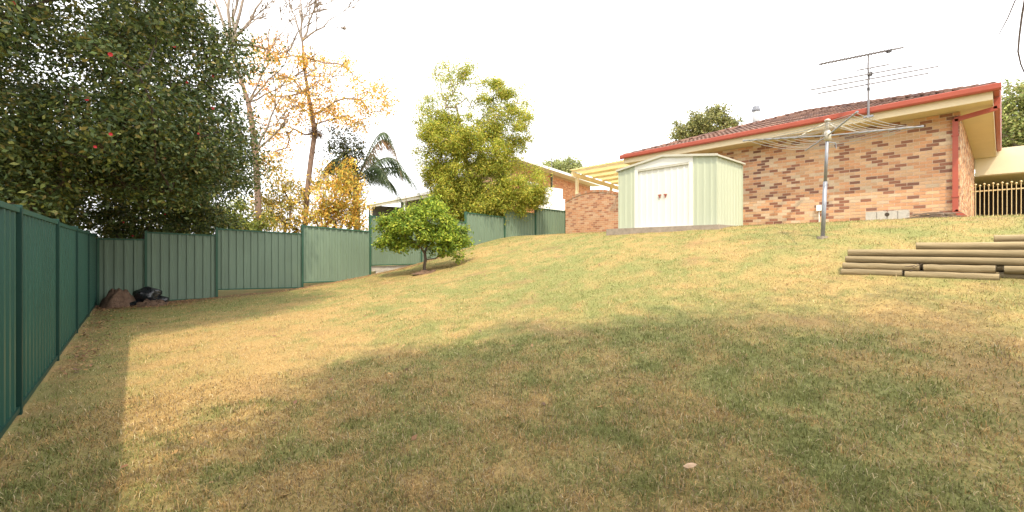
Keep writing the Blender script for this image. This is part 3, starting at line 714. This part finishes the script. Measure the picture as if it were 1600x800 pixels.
# ------------------------------------------------------------------ trees
def leaves(centers, radii, per, size, pal, seed, droop=0, aspect=.42, flat=.5, sizevar=.35, up=.6, squash=.75, outward=None):
    rg = np.random.default_rng(seed); C = np.repeat(np.array(centers, float), per, 0); Rr = np.repeat(np.array(radii, float), per)
    N = len(C); off = rg.normal(0, .46, (N, 3)); off[:, 2] *= squash
    P = C+off*Rr[:, None]; P[:, 2] -= droop*rg.random(N)*Rr
    nrm = off/np.maximum(np.linalg.norm(off, axis=1), .05)[:, None]*.6+np.array([0, 0, up])+rg.normal(0, flat, (N, 3))
    nrm /= np.linalg.norm(nrm, axis=1)[:, None]
    a = rg.normal(0, 1, (N, 3)); a[:, 2] -= droop*2.0
    t = a-nrm*np.sum(a*nrm, 1)[:, None]; t /= np.linalg.norm(t, axis=1)[:, None]; u = np.cross(nrm, t)
    s_ = size*rg.uniform(1-sizevar, 1+sizevar, N)[:, None]
    V = np.stack([P-t*s_*.5, P+u*s_*aspect*.5+t*s_*.05+nrm*s_*.06, P+t*s_*.5, P-u*s_*aspect*.5+t*s_*.05+nrm*s_*.06], 1)
    pal = np.array(pal); k = rg.integers(0, len(pal), N); clump = np.repeat(rg.uniform(.85, 1.18, len(centers)), per)
    col = pal[k]*rg.uniform(.75, 1.25, N)[:, None]*clump[:, None]
    return V, np.clip(col, 0, .9)
def skeleton(trunk, tr0, targets, seed, tip=.008, step=.45, wob=.10, updraw=.6, expo=2.3, keep=False):
    rg = np.random.default_rng(seed); nodes = [np.array(p, float) for p in trunk]; par = [-1]+list(range(len(trunk)-1))
    tg = sorted([np.array(t, float) for t in targets], key=lambda t: np.linalg.norm(t-nodes[-1]))
    for t in tg:
        A = np.array(nodes); dv = t-A; dist = np.linalg.norm(dv, axis=1)
        cost = dist+updraw*np.maximum(0, A[:, 2]-t[2]+.25*dist)*2+np.where(np.arange(len(A)) < max(1, len(trunk)//3), 3, 0)
        i = int(np.argmin(cost)); p = A[i]; n = max(1, int(dist[i]/step)); prev = i
        bend = rg.normal(0, wob, 3)*dist[i]*.6+np.array([0, 0, -.06*dist[i]])
        for k in range(1, n+1):
            f = k/n; q = p+(t-p)*f+bend*math.sin(math.pi*f)+rg.normal(0, wob*.25, 3)*(f < 1)
            nodes.append(q); par.append(prev); prev = len(nodes)-1
    N = len(nodes); acc = np.zeros(N); ch = np.zeros(N, int)
    for i in range(N-1, -1, -1):
        if ch[i] == 0: acc[i] = tip**expo
        if par[i] >= 0: acc[par[i]] += acc[i]; ch[par[i]] += 1
    rad = acc**(1/expo)
    k = tr0/rad[0]
    rad = rad*np.where(rad > tip*1.01, 1+(k-1)*np.clip(rad/rad[0], 0, 1)**.5, 1)
    nt_ = len(trunk)
    for i in range(nt_): rad[i] = max(rad[i], tr0*(1-.72*i/nt_)) if keep else rad[i]
    b = MB()
    for i in range(1, N):
        if par[i] < 0: continue
        p, q = V3(nodes[par[i]]), V3(nodes[i]); d_ = (q-p)*.03
        ns = 9 if rad[i] > .06 else (6 if rad[i] > .025 else 4)
        b.tube([p-d_, q+d_], [min(rad[par[i]], rad[i]*1.35), rad[i]], ns, cap=False)
    return b, nodes
def lobes(specs, seed, jitter=.12, zmin=None, inner=.25):
    """specs: (centre, radii, n) -> clump centres in the outer shell of each lobe"""
    rg = np.random.default_rng(seed); out = []
    for c, rr, n in specs:
        v = rg.normal(0, 1, (n, 3)); v /= np.linalg.norm(v, axis=1)[:, None]
        k = np.where(rg.random(n) < inner, rg.uniform(.3, .75, n), rg.uniform(.78, 1.0, n))
        k = k*(1+.5*jitter*np.sin(v[:, 0]*5+seed)+jitter*rg.normal(0, .6, n))
        out.append(np.array(c)+v*k[:, None]*np.array(rr))
    return np.concatenate(out)
def tree(name, label, base, trunk, tr0, clumps, crad, per, size, pal, seed, leafmat='leafsoft', bark='bark', group=None, cat='tree', **kw):
    sk = {k: kw.pop(k) for k in list(kw) if k in ('tip', 'step', 'wob', 'updraw', 'expo', 'keep')}
    t = thing(name, label, cat, base, group)
    b, nodes = skeleton(trunk, tr0, clumps, seed, **sk)
    b.build('trunk', M[bark], t, True)
    rad = np.random.default_rng(seed).uniform(.75, 1.25, len(clumps))*crad
    V, col = leaves(clumps, rad, per, size, pal, seed+1, **kw)
    cr = link('crown', npmesh('crown', V, 4, M[leafmat], col, base), t); tag(cr, kind='stuff')
    return t, nodes

# camellia over the corner
cl = lobes([((-1.45, 13.4, 5.0), (3.75, 3.3, 4.3), 300), ((-1.6, 13.6, 8.2), (3.2, 3.2, 2.6), 110), ((1.0, 13.9, 4.2), (1.5, 1.6, 1.7), 46), ((-3.0, 12.6, 4.2), (2.2, 2.4, 2.6), 60), ((-.2, 16.6, 3.1), (2.4, 1.1, 1.5), 46), ((.55, 14.9, 3.9), (1.9, 1.2, 1.5), 44), ((1.2, 16.9, 3.3), (1.7, 1.0, 1.3), 34), ((-.6, 14.0, 3.6), (2.2, 1.8, 1.2), 50), ((-2.6, 17.6, 2.7), (2.4, 1.0, 1.3), 60), ((.6, 17.8, 2.4), (1.8, .9, 1.0), 40), ((-2.4, 15.6, 2.7), (1.1, 1.4, .9), 30)], 21, .12)
cl = np.array([p for p in cl if p[2] > 1.55 and not (p[2] < 2.75 and p[1] < 15.9 and p[0] > -1.2) and not (p[0] < 1.2 and p[1] < 12.2 and p[2] < 3.2 and p[0] > -1.3)])
tr = [(-1.25, 14.6, -.1), (-1.27, 14.58, .4), (-1.22, 14.5, .8), (-1.25, 14.45, 1.2)]
PALC = [(.072, .108, .034), (.11, .155, .042), (.055, .09, .034), (.15, .185, .048), (.22, .23, .055), (.23, .19, .06), (.085, .125, .048), (.08, .115, .042), (.13, .165, .065)]
cam_t, _ = tree('camellia_tree', 'large dark glossy camellia tree with red flowers above the fence corner', (-1.25, 14.6, 0), tr, .12, cl, .64, 300, .10, PALC, 31, leafmat='leaf', bark='barkdark', aspect=.5, wob=.10, tip=.012, step=.5)
fm = MB()
for k in range(7):
    a = k*math.pi*2/7; p = V3((math.cos(a), math.sin(a), .35))*.045; q = V3((-math.sin(a), math.cos(a), 0))*.026
    fm.poly((0, 0, 0), tuple(p*.6+q), tuple(p), tuple(p*.6-q))
fmesh = fm.mesh('flower', M['flower'])
rg = np.random.default_rng(3)
for k in range(120):
    c = cl[rg.integers(len(cl))]; v = np.array(c)-np.array([-1.4, 13.4, 5]); dv = np.array([0, 0, 1.45])-c; dv /= np.linalg.norm(dv)
    p = np.array(c)+dv*.62+rg.normal(0, .2, 3)
    o = link('flower', fmesh, cam_t); o.location = V3(p)-ORG[cam_t]; o.rotation_euler = V3(dv).to_track_quat('Z', 'Y').to_euler(); o.scale = (rg.uniform(.5, .85),)*3

# added unseen tree beyond the dark fence, placed to shade the lawn's far corner
cl = lobes([((-2.5, 7.1, 9.8), (2.2, 2.1, 1.5), 150), ((-3.6, 6.5, 9.0), (1.6, 1.6, 1.3), 40), ((-1.5, 7.7, 10.2), (1.7, 1.6, 1.0), 70)], 141, .14, inner=.5)
tree('added_shading_tree', 'added unseen tree outside the dark green fence, shading the lawn', (-4.4, 6.6, G(-4.4, 6.6)), [(-4.4, 6.6, -.15), (-4.35, 6.6, 2), (-4.2, 6.7, 4), (-4.0, 6.8, 6), (-3.7, 7.0, 8)], .2, cl, .6, 120, .15, [(.10, .13, .05), (.13, .15, .06)], 143, tip=.012, wob=.1, step=.6, bark='barkgrey', keep=True)

# tall shade tree behind the camera, its crown over the foreground lawn
cl = lobes([((-.6, -2.75, 7.0), (3.8, 3.6, 1.9), 380), ((-.5, .7, 6.5), (1.0, 1.3, 1.0), 50), ((1.0, .2, 6.6), (1.6, 1.4, 1.1), 60), ((2.9, -2.1, 6.8), (1.7, 2.0, 1.2), 80)], 41, .14, inner=.5)
sh_t, _ = tree('shade_tree', 'tall leafy tree standing on the lawn opposite the back fence', (.6, -5.0, G(.6, -5)), [(.6, -5, -.1), (.58, -4.9, 1.2), (.5, -4.7, 2.6), (.3, -4.4, 3.9), (.1, -4.1, 5)], .22, cl, .62, np.array([105]*380+[105]*50+[75]*60+[32]*80), .14, [(.06, .10, .03), (.08, .12, .03), (.05, .085, .03)], 43, tip=.012, wob=.10, step=.6)
b = MB()
b.tube([(2.6, -1.5, 6.2), (3.0, -.7, 5.0), (3.3, -.25, 3.9), (3.43, -.08, 3.05), (3.40, -.05, 2.74), (3.36, -.02, 2.63), (3.325, .01, 2.545)], [.014, .011, .008, .005, .0032, .0028, .0018], 5)
b.tube([(3.3, -.25, 3.9), (3.7, -.13, 3.2), (3.735, -.075, 2.76), (3.72, -.065, 2.64), (3.705, -.06, 2.55), (3.72, -.07, 2.48), (3.745, -.085, 2.43), (3.80, -.10, 2.36)], [.007, .006, .005, .0045, .004, .0035, .003, .002], 5)
b.build('twig', M['bark'], sh_t)

# lemon tree on the slope
bx, by = 7.17, 12.57; bz = G(bx, by)
cl = lobes([((bx-.02, by-.05, bz+1.50), (.95, .95, .78), 74), ((bx-.85, by+.55, bz+.95), (.50, .45, .34), 18), ((bx-.9, by+.6, bz+1.45), (.40, .40, .35), 12), ((bx+.75, by-.6, bz+.95), (.52, .5, .48), 20), ((bx+.1, by-.1, bz+2.15), (.45, .45, .3), 10)], 51, .2, inner=.3)
tree('lemon_tree', 'small bright green lemon tree growing on the grassy slope', (bx, by, bz), [(bx, by, bz-.08), (bx-.02, by, bz+.18), (bx+.03, by, bz+.4), (bx, by, bz+.62)], .05, cl, .27, 150, .105,
     [(.27, .36, .04), (.34, .42, .05), (.20, .30, .035), (.42, .44, .06), (.14, .23, .035)], 53, leafmat='leafsoft', aspect=.45, tip=.006, step=.25, wob=.08)
mound('tree_soil', bx-.05, by-.35, .55, .4, .075, M['soilheap'], 14, 'bare soil ring at the foot of the lemon tree', 'soil')

# golden-green tree behind the back fence
def cf(pxx, pyy, dd):   # helper: metres to the right, height, depth -> world (view axes used only as a drawing board)
    u = (pxx-800)/670; return (dd*(math.sin(YAW)+u*math.cos(YAW)), dd*(math.cos(YAW)-u*math.sin(YAW)), 1.45+(388-pyy)/670*dd)
W = lambda x, y, d_, r, n: (cf(x, y, d_), (r, r*.9, r*.85), n)
cl = lobes([((11.95, 16.9, 5.9), (2.15, 1.8, 2.3), 105), W(690, 205, 20.5, 1.15, 26), W(800, 200, 20.5, 1.2, 30), W(720, 290, 20, 1.25, 34), W(815, 285, 20.6, 1.25, 36), W(775, 150, 20.6, .9, 18), W(830, 305, 20.8, .7, 12), W(745, 235, 19.8, 1.3, 30), W(760, 310, 19.9, 1.0, 22), W(718, 318, 20.2, .9, 18), W(790, 322, 20.4, .8, 14), W(680, 265, 20.3, .9, 16)], 61, .12, inner=.2)
cl2 = lobes([W(695, 125, 20.6, 1.05, 26), W(735, 118, 20.8, .9, 18), W(668, 165, 20.6, .75, 14), W(800, 150, 20.8, .9, 18), W(655, 190, 20.6, .55, 8), W(710, 160, 20.6, .9, 16)], 63, .25, inner=.5)
tr = [(12.0, 16.6, .9), (12.0, 16.6, 2.2), (11.9, 16.65, 3.2), (11.95, 16.7, 4.2), (11.8, 16.75, 5.3), (11.6, 16.8, 6.8), (11.3, 16.9, 8.2)]
PALW = [(.40, .41, .06), (.50, .46, .07), (.31, .36, .05), (.22, .29, .05), (.54, .44, .08), (.36, .41, .055)]
t_, nod = tree('golden_green_tree', 'bushy golden green tree with a sparse top behind the stepped fence', (12.0, 16.6, .9), tr, .13, np.concatenate([cl, np.repeat(cl2, 1, 0)]), .46, np.array([330]*len(cl)+[85]*len(cl2)), .12, PALW, 65, leafmat='leafsoft', aspect=.30, droop=.25, bark='barkgrey', tip=.008, step=.4, wob=.09)

# autumn trees behind the back fence
PALA = [(.72, .42, .07), (.78, .50, .10), (.66, .35, .08), (.68, .50, .13), (.45, .42, .11), (.74, .40, .14)]
A = lambda x, y, d_=17.5: cf(x, y, d_)
rg = np.random.default_rng(77)
pts = [(470, 95), (455, 120), (480, 85), (445, 85), (500, 95), (520, 105), (540, 98), (555, 120), (575, 135), (590, 130), (600, 155), (570, 158), (545, 150), (520, 130), (500, 150), (490, 125), (470, 160), (450, 150), (430, 165), (415, 150), (440, 185), (425, 205), (455, 210), (465, 185), (520, 165), (545, 175), (580, 170), (605, 165), (560, 190), (530, 190), (475, 140), (410, 75), (425, 90), (436, 120), (420, 240), (445, 235), (510, 175), (494, 170)]
cl = np.array([np.array(A(x+rg.uniform(-8, 8), y+rg.uniform(-8, 8), 17.6+rg.uniform(-1.2, 1.2))) for x, y in pts for _ in range(3)])
tr = [A(478, 420), A(476, 360), A(480, 300), A(486, 250), A(492, 208), A(488, 180), A(482, 150), A(476, 110), A(472, 62)]
t1, nod = tree('autumn_tree', 'thin autumn tree with sparse yellow leaves behind the green fence', A(478, 420), tr, .10, cl, .55, 72, .125, PALA, 71, keep=True, bark='barkred', droop=.4, aspect=.42, tip=.013, step=.4, wob=.12, squash=.7)
# bare upper branches
def bare(parent, start, ends, r0, seed, sub=3):
    rg = np.random.default_rng(seed); b = MB(); s0 = V3(start)
    def br(p, q, r, lvl):
        n = 5; pts = [p+(q-p)*(k/n)+V3(rg.normal(0, .03, 3))*((q-p).length*.5)*(0 < k < n) for k in range(n+1)]
        b.tube(pts, [max(.015, r*(1-.62*k/n)) for k in range(n+1)], 5, cap=False)
        if lvl > 0:
            for k in range(sub):
                i = rg.integers(2, n+1); d_ = (q-p)*rg.uniform(.35, .6); d_ = d_+V3(rg.normal(0, .42, 3))*d_.length; d_.z = abs(d_.z)*.9+.05
                br(pts[i], pts[i]+d_, r*(1-.6*i/n)*.62, lvl-1)
    for e in ends: br(s0, V3(e), r0, 3)
    return b.build('bare_branch', M['barkgrey'], parent)
bare(t1, A(472, 64), [A(452, 0), A(470, -30), A(525, 25), A(500, -10), A(468, 5)], .045, 5)
nv, nc = leaves([A(494, 207), A(490, 203), A(497, 210)], [.30, .26, .22], 130, .16, [(.20, .12, .06), (.14, .09, .05), (.28, .17, .07)], 913, aspect=.16, droop=.3)
tag(link('nest', npmesh('nest', nv, 4, M['litter'], nc, ORG[t1]), t1), kind='stuff')
# second, mostly bare tree beside the camellia
B_ = lambda x, y, d_=16.8: cf(x, y, d_)
pts = [(425, 75), (435, 60), (400, 100), (390, 130), (420, 130), (405, 165), (415, 250), (405, 200), (400, 60)]
cl = np.array([np.array(B_(x+rg.uniform(-10, 10), y+rg.uniform(-10, 10), 16.8+rg.uniform(-.8, .8))) for x, y in pts for _ in range(2)])
tr = [B_(408, 420), B_(404, 330), B_(401, 270), B_(398, 220), B_(388, 160), B_(372, 110), B_(360, 70)]
t2, _ = tree('bare_autumn_tree', 'tall nearly bare reddish tree rising beside the camellia', B_(408, 420), tr, .115, cl, .5, 60, .125, [(.66, .33, .08), (.62, .40, .10), (.55, .26, .10)], 81, bark='barkred', keep=True, droop=.3, tip=.013, step=.4, wob=.10)
bare(t2, B_(360, 72), [B_(330, -20), B_(352, -60), B_(410, 0), B_(375, -30), B_(395, -60)], .075, 9)
bare(t2, B_(401, 235), [B_(450, 190), B_(440, 150)], .05, 10, 2)
bare(t2, B_(388, 160), [B_(445, 100), B_(430, 60), B_(455, 130)], .04, 11, 3)
# golden shrubs below
def shrub(name, lab, x0, d_, specs, pal, seed, per=70, size=.13, crad=.42, **kw):
    cl = lobes([(cf(x, y, d_+dd), (r, r, r*.9), n) for x, y, r, n, dd in specs], seed, .15, inner=.35)
    base = cf(x0, 420, d_); base = (base[0], base[1], G(base[0], base[1])-.1)
    top = cl[:, 2].max()
    tr = [base, (base[0]+.05, base[1], base[2]+.5), (base[0], base[1]+.05, base[2]+1.1), (base[0]+.06, base[1], base[2]+1.7)]
    return tree(name, lab, base, tr, .07, cl, crad, per, size, pal, seed+1, cat='shrub', tip=.007, step=.4, wob=.14, **kw)
PALY = [(.72, .44, .08), (.78, .52, .08), (.66, .47, .13), (.50, .45, .10), (.62, .35, .09), (.38, .38, .09)]
shrub('golden_shrub', 'golden yellow shrub behind the fence beside the autumn trunk', 520, 17.0, [(535, 275, .9, 14, .4), (505, 275, .7, 8, .8), (510, 310, 1.1, 20, 0), (545, 300, .9, 14, .2), (520, 320, 1.0, 18, 0), (548, 325, .7, 12, .3), (500, 345, .8, 12, 0), (560, 340, .5, 8, 0)], PALY, 101, 66, .14, droop=.8, aspect=.4)
shrub('golden_shrub', 'olive and gold shrub between the two autumn trunks behind the fence', 440, 17.6, [(430, 285, 1.0, 18, 0), (455, 300, .9, 14, 0), (445, 320, 1.0, 18, 0), (415, 335, .8, 14, 0), (460, 345, .7, 10, 0)], [(.52, .42, .12), (.38, .35, .10), (.66, .46, .11), (.30, .30, .08), (.72, .48, .09)], 103, 80, .13, droop=.5, aspect=.4)
shrub('green_shrub', 'feathery green shrub behind the fence below the camellia', 372, 16.6, [(375, 335, .75, 14, 0), (345, 345, .8, 14, 0), (395, 345, .6, 10, 0), (310, 345, .9, 16, .6), (255, 350, .9, 14, .8), (205, 345, .8, 14, 1.2)], [(.22, .27, .06), (.30, .33, .07), (.16, .22, .05), (.38, .37, .09)], 105, 130, .12, droop=.2)
shrub('vine_thicket', 'dark grey green vine thicket around the palm behind the fence', 540, 18.6, [(530, 215, .8, 14, 0), (535, 250, .9, 14, .2), (555, 240, .7, 10, 0), (545, 290, .7, 10, 0)], [(.07, .09, .045), (.10, .12, .05), (.13, .13, .07)], 107, 90, .12, droop=.6)

# palm
PB = cf(556, 282, 20.2)
pa = thing('palm_tree', 'palm with long drooping feather fronds over the neighbouring roof', 'palm', (PB[0], PB[1], .2))
b = MB(); b.tube([(PB[0], PB[1], .1), (PB[0]+.05, PB[1], 2.5), PB], [.2, .16, .15], 9); b.build('trunk', M['barkgrey'], pa, True)
M['frond'] = mat('palm_frond', attr=True, rough=.5, var=0, trans=.25)
def frond(az, rise, reach, drop, seed, dead=False):
    rg = np.random.default_rng(seed); o = V3(PB); dv = V3((math.cos(az), math.sin(az), 0)); pts = []
    n = 16
    for k in range(n+1):
        t = k/n; pts.append(o+dv*(reach*(t**.85))+V3((0, 0, rise*math.sin(math.pi*min(1, t*1.02)*.62)/.93*1.0-drop*t**2.6)))
    b = MB(); b.cur = (.16, .17, .09) if not dead else (.32, .20, .11); b.tube(pts, [.035*(1-.8*k/n) for k in range(n+1)], 5, cap=False)
    sidev = dv.cross(V3((0, 0, 1)))
    for k in range(60):
        t = .12+.88*k/60; i = min(int(t*n), n-1); f = t*n-i; p = pts[i]+(pts[i+1]-pts[i])*f; tg = (pts[i+1]-pts[i]).normalized()
        L = .62*math.sin(math.pi*min(t*.9+.1, 1))**.6+.12
        for s_ in (-1, 1):
            c = rg.uniform(.7, 1.25); b.cur = tuple(x*c for x in ((.075, .115, .045) if not dead else (.36, .22, .12)))
            d_ = (sidev*s_*.55+tg*.35+V3((0, 0, -.55-rg.uniform(0, .5)))).normalized(); q1 = p+d_*L*.5+V3((0, 0, .03)); q2 = p+d_*L+V3((0, 0, -.10)); wv = tg*.016
            b.poly(p-wv, p+wv, q1+wv, q2, q1-wv)
    return b.build('frond', M['frond'], pa)
lat = -YAW   # direction to the right
for k, (az, ri, re, dr) in enumerate([(lat+.15, 3.1, 2.1, 3.0), (lat-.2, 1.5, 2.9, 2.0), (lat+.5, 1.2, 3.2, 1.9), (lat-.6, .9, 2.6, 1.7), (lat+2.9, 1.6, 2.0, 2.2), (lat+2.3, 1.8, 1.8, 1.8), (lat+1.2, 2.0, 2.0, 2.0), (lat-1.4, 1.0, 1.7, 2.0), (lat+3.6, 1.1, 1.8, 1.8), (lat+.9, .7, 2.7, 1.6)]):
    frond(az, ri, re, dr, 200+k)
frond(lat+.12, 2.9, 2.35, 3.9, 300, True)

# far trees
def fartree(lab, x, y, d_, specs, pal, seed, per=60, size=.3, crad=.9, name='distant_tree', **kw):
    cl = lobes([(cf(xx, yy, d_+dd), (r, r, r*.8), n) for xx, yy, r, n, dd in specs], seed, .15)
    bp = cf(x, y, d_); zg = G(bp[0], bp[1]); base = (bp[0], bp[1], zg-.1); zt_ = cl[:, 2].min()
    tr = [base]+[(bp[0]+.2*math.sin(k), bp[1], zg+(zt_-zg)*k/5) for k in range(1, 6)]
    return tree(name, lab, base, tr, .28, cl, crad, per, size, pal, seed+1, tip=.03, step=.8, wob=.1, bark='barkgrey', group=None, **kw)
fartree('distant gum tree with open rounded crown beyond the brick house roof', 1105, 300, 45, [(1085, 197, 1.6, 26, 0), (1115, 188, 1.6, 26, 0), (1068, 210, 1.2, 14, 0), (1135, 192, 1.0, 12, 0), (1100, 205, 1.6, 16, 0)], [(.24, .25, .09), (.30, .28, .11), (.18, .20, .08)], 121, 90, .3, .75)
fartree('distant rounded green tree behind the orange brick neighbouring house', 875, 320, 50, [(872, 262, 1.7, 26, 0), (890, 266, 1.4, 16, 0), (858, 268, 1.2, 12, 0)], [(.28, .32, .13), (.34, .36, .15)], 125, 110, .3, .8)
fartree('feathery light green tree rising behind the carport roof', 1600, 330, 24, [(1585, 165, 1.3, 30, 0), (1610, 175, 1.7, 30, 0), (1572, 205, 1.0, 22, 0), (1605, 220, 1.5, 30, 0), (1580, 235, 1.3, 24, 0), (1640, 190, 2, 30, 0), (1590, 270, 1.5, 20, 0)], [(.28, .33, .10), (.36, .38, .13), (.20, .25, .08), (.40, .37, .16)], 129, 100, .2, .6)

# ------------------------------------------------------------------ neighbouring buildings behind the back fence
na = thing('neighbour_verandah', 'low neighbouring verandah roof with white gutter behind the lemon tree', 'building', (12.9, 22, .9))
b = MB(); b.prism([(11.55, 17.4, 4.36), (14.55, 17.4, 4.98), (14.55, 17.4, 5.06), (11.55, 17.4, 4.44)], (0, 10.6, 0)); b.build('roof', M['nroof'], na)
b = MB(); b.box((11.40, 17.35, 4.28), (11.545, 28.05, 4.42)); b.build('gutter', M['white'], na)
b = MB(); b.box((11.56, 17.36, 4.14), (11.66, 28.0, 4.30)); b.build('beam', M['white'], na)
for y in (18.9, 22.6, 27.3):
    b = MB(); b.box((11.57, y-.06, .3), (11.67, y+.06, 4.138)); b.build('post', M['white'], na)
b = MB(); b.box((14.0, 17.42, .5), (14.5, 27.9, 4.75)); wl = b.build('wall', M['nbrick'], na)
b = MB(); b.box((11.75, 27.95, .5), (14.5, 28.1, 4.35)); b.build('end_wall', M['nbrick'], na)
for y in (19.6, 23.4):
    b = MB(); b.box((13.96, y, 2.2), (13.997, y+1.6, 3.5)); wn = b.build('window', M['white'], na)
    b = MB(); b.box((13.945, y+.07, 2.27), (13.957, y+1.53, 3.43)); b.build('pane', M['glass'], wn)
nb = thing('neighbour_house', 'orange brick neighbouring house with pale gutter behind the garden wall', 'house', (18.4, 18.4, 2.1))
Ud = V3((.964, .2656, 0)); Nd = V3((.2656, -.964, 0)); O = V3((18.4, 18.4, 0))-Ud*2.2
def q3(t, n_, z): return tuple(O+Ud*t+Nd*n_+V3((0, 0, z)))
LB = 11.4
b = MB(); b.prism([q3(0, -.6, 1.5), q3(LB-.2, -.6, 1.5), q3(LB-.2, -4, 1.5), q3(0, -4, 1.5)], (0, 0, 4.85)); nw = b.build('wall', mat('neighbour_mortar', (.5, .32, .21), .9), nb)
b = MB()
for a, c_, z in brick_layout(LB-.2, 3.2, 6.28):
    k_ = random.uniform(.82, 1.1); b.cur = tuple(v*k_ for v in random.choice([(.52, .22, .10), (.56, .26, .12), (.46, .19, .09), (.58, .30, .15)])); brick_geo(b, a, c_, q3(0, -.6, 0), Ud, Nd, z)
tag(b.build('bricks', M['orange'], nw), kind='stuff')
b = MB(); zr = 6.5; H = .8
b.poly(q3(-.5, 0, zr), q3(LB+.3, 0, zr), q3(LB-2, -2.3, zr+H), q3(1.8, -2.3, zr+H)); b.poly(q3(-.5, 0, zr), q3(1.8, -2.3, zr+H), q3(-.5, -4.6, zr)); b.poly(q3(LB+.3, 0, zr), q3(LB+.3, -4.6, zr), q3(LB-2, -2.3, zr+H)); b.poly(q3(-.5, -4.6, zr), q3(1.8, -2.3, zr+H), q3(LB-2, -2.3, zr+H), q3(LB+.3, -4.6, zr)); b.build('roof', M['nroof'], nb)
b = MB(); b.prism([q3(-.5, .003, zr-.14), q3(-.5, .12, zr-.14), q3(-.5, .12, zr+.01), q3(-.5, .003, zr+.01)], Ud*(LB+.8)); b.build('gutter', M['white'], nb)
b = MB(); b.prism([q3(-.45, -.62, zr-.15), q3(-.45, -.001, zr-.15), q3(-.45, -.001, zr-.12), q3(-.45, -.62, zr-.12)], Ud*(LB+.7)); b.build('soffit', M['white'], nb)
b = MB(); b.prism([q3(4.6, -.59, 1.9), q3(4.7, -.59, 1.9), q3(4.7, -.50, 1.9), q3(4.6, -.50, 1.9)], (0, 0, zr-2.06)); b.build('downpipe', mat('dark_downpipe', (.10, .12, .09), .5), nb)
b = MB(); b.prism([q3(1.6, -.585, 4.3), q3(2.9, -.585, 4.3), q3(2.9, -.55, 4.3), q3(1.6, -.55, 4.3)], (0, 0, 1.2)); wn = b.build('window', M['white'], nb)
b = MB(); b.prism([q3(1.68, -.549, 4.38), q3(2.82, -.549, 4.38), q3(2.82, -.54, 4.38), q3(1.68, -.54, 4.38)], (0, 0, 1.04)); b.build('pane', M['glass'], wn)
wf = thing('white_wall', 'white boarded wall section rising behind the end of the green fence', 'wall', (17.8, 16.9, 2.1))
for k in range(4):
    b = MB(); b.box((16.75-.0, 16.9+.004*k, 2.0+k*.585), (18.95, 17.02+.004*k, 2.0+k*.585+.575)); b.build('board', M['white'], wf)
b = MB(); b.box((17.45, 17.05, 2.0), (18.9, 17.15, 4.95)); b.build('upper_panel', M['white'], wf)
a2 = thing('tv_aerial', 'thin television mast on the neighbouring brick house roof', 'aerial', (20.39, 19.36, 6.5))
b = MB(); b.tube([(20.39, 19.36, 6.6), (20.39, 19.36, 8.3)], .025, 6); m_ = b.build('mast', M['alu'], a2)
for z, l in ((8.25, .5), (8.0, .35)):
    b = MB(); c = V3((20.39, 19.36, z)); b.tube([c-LV*l*.6+V3((0, 0, -.1)), c+LV*l*.4+V3((0, 0, .1))], .014, 5); b.build('element', M['alu'], a2)
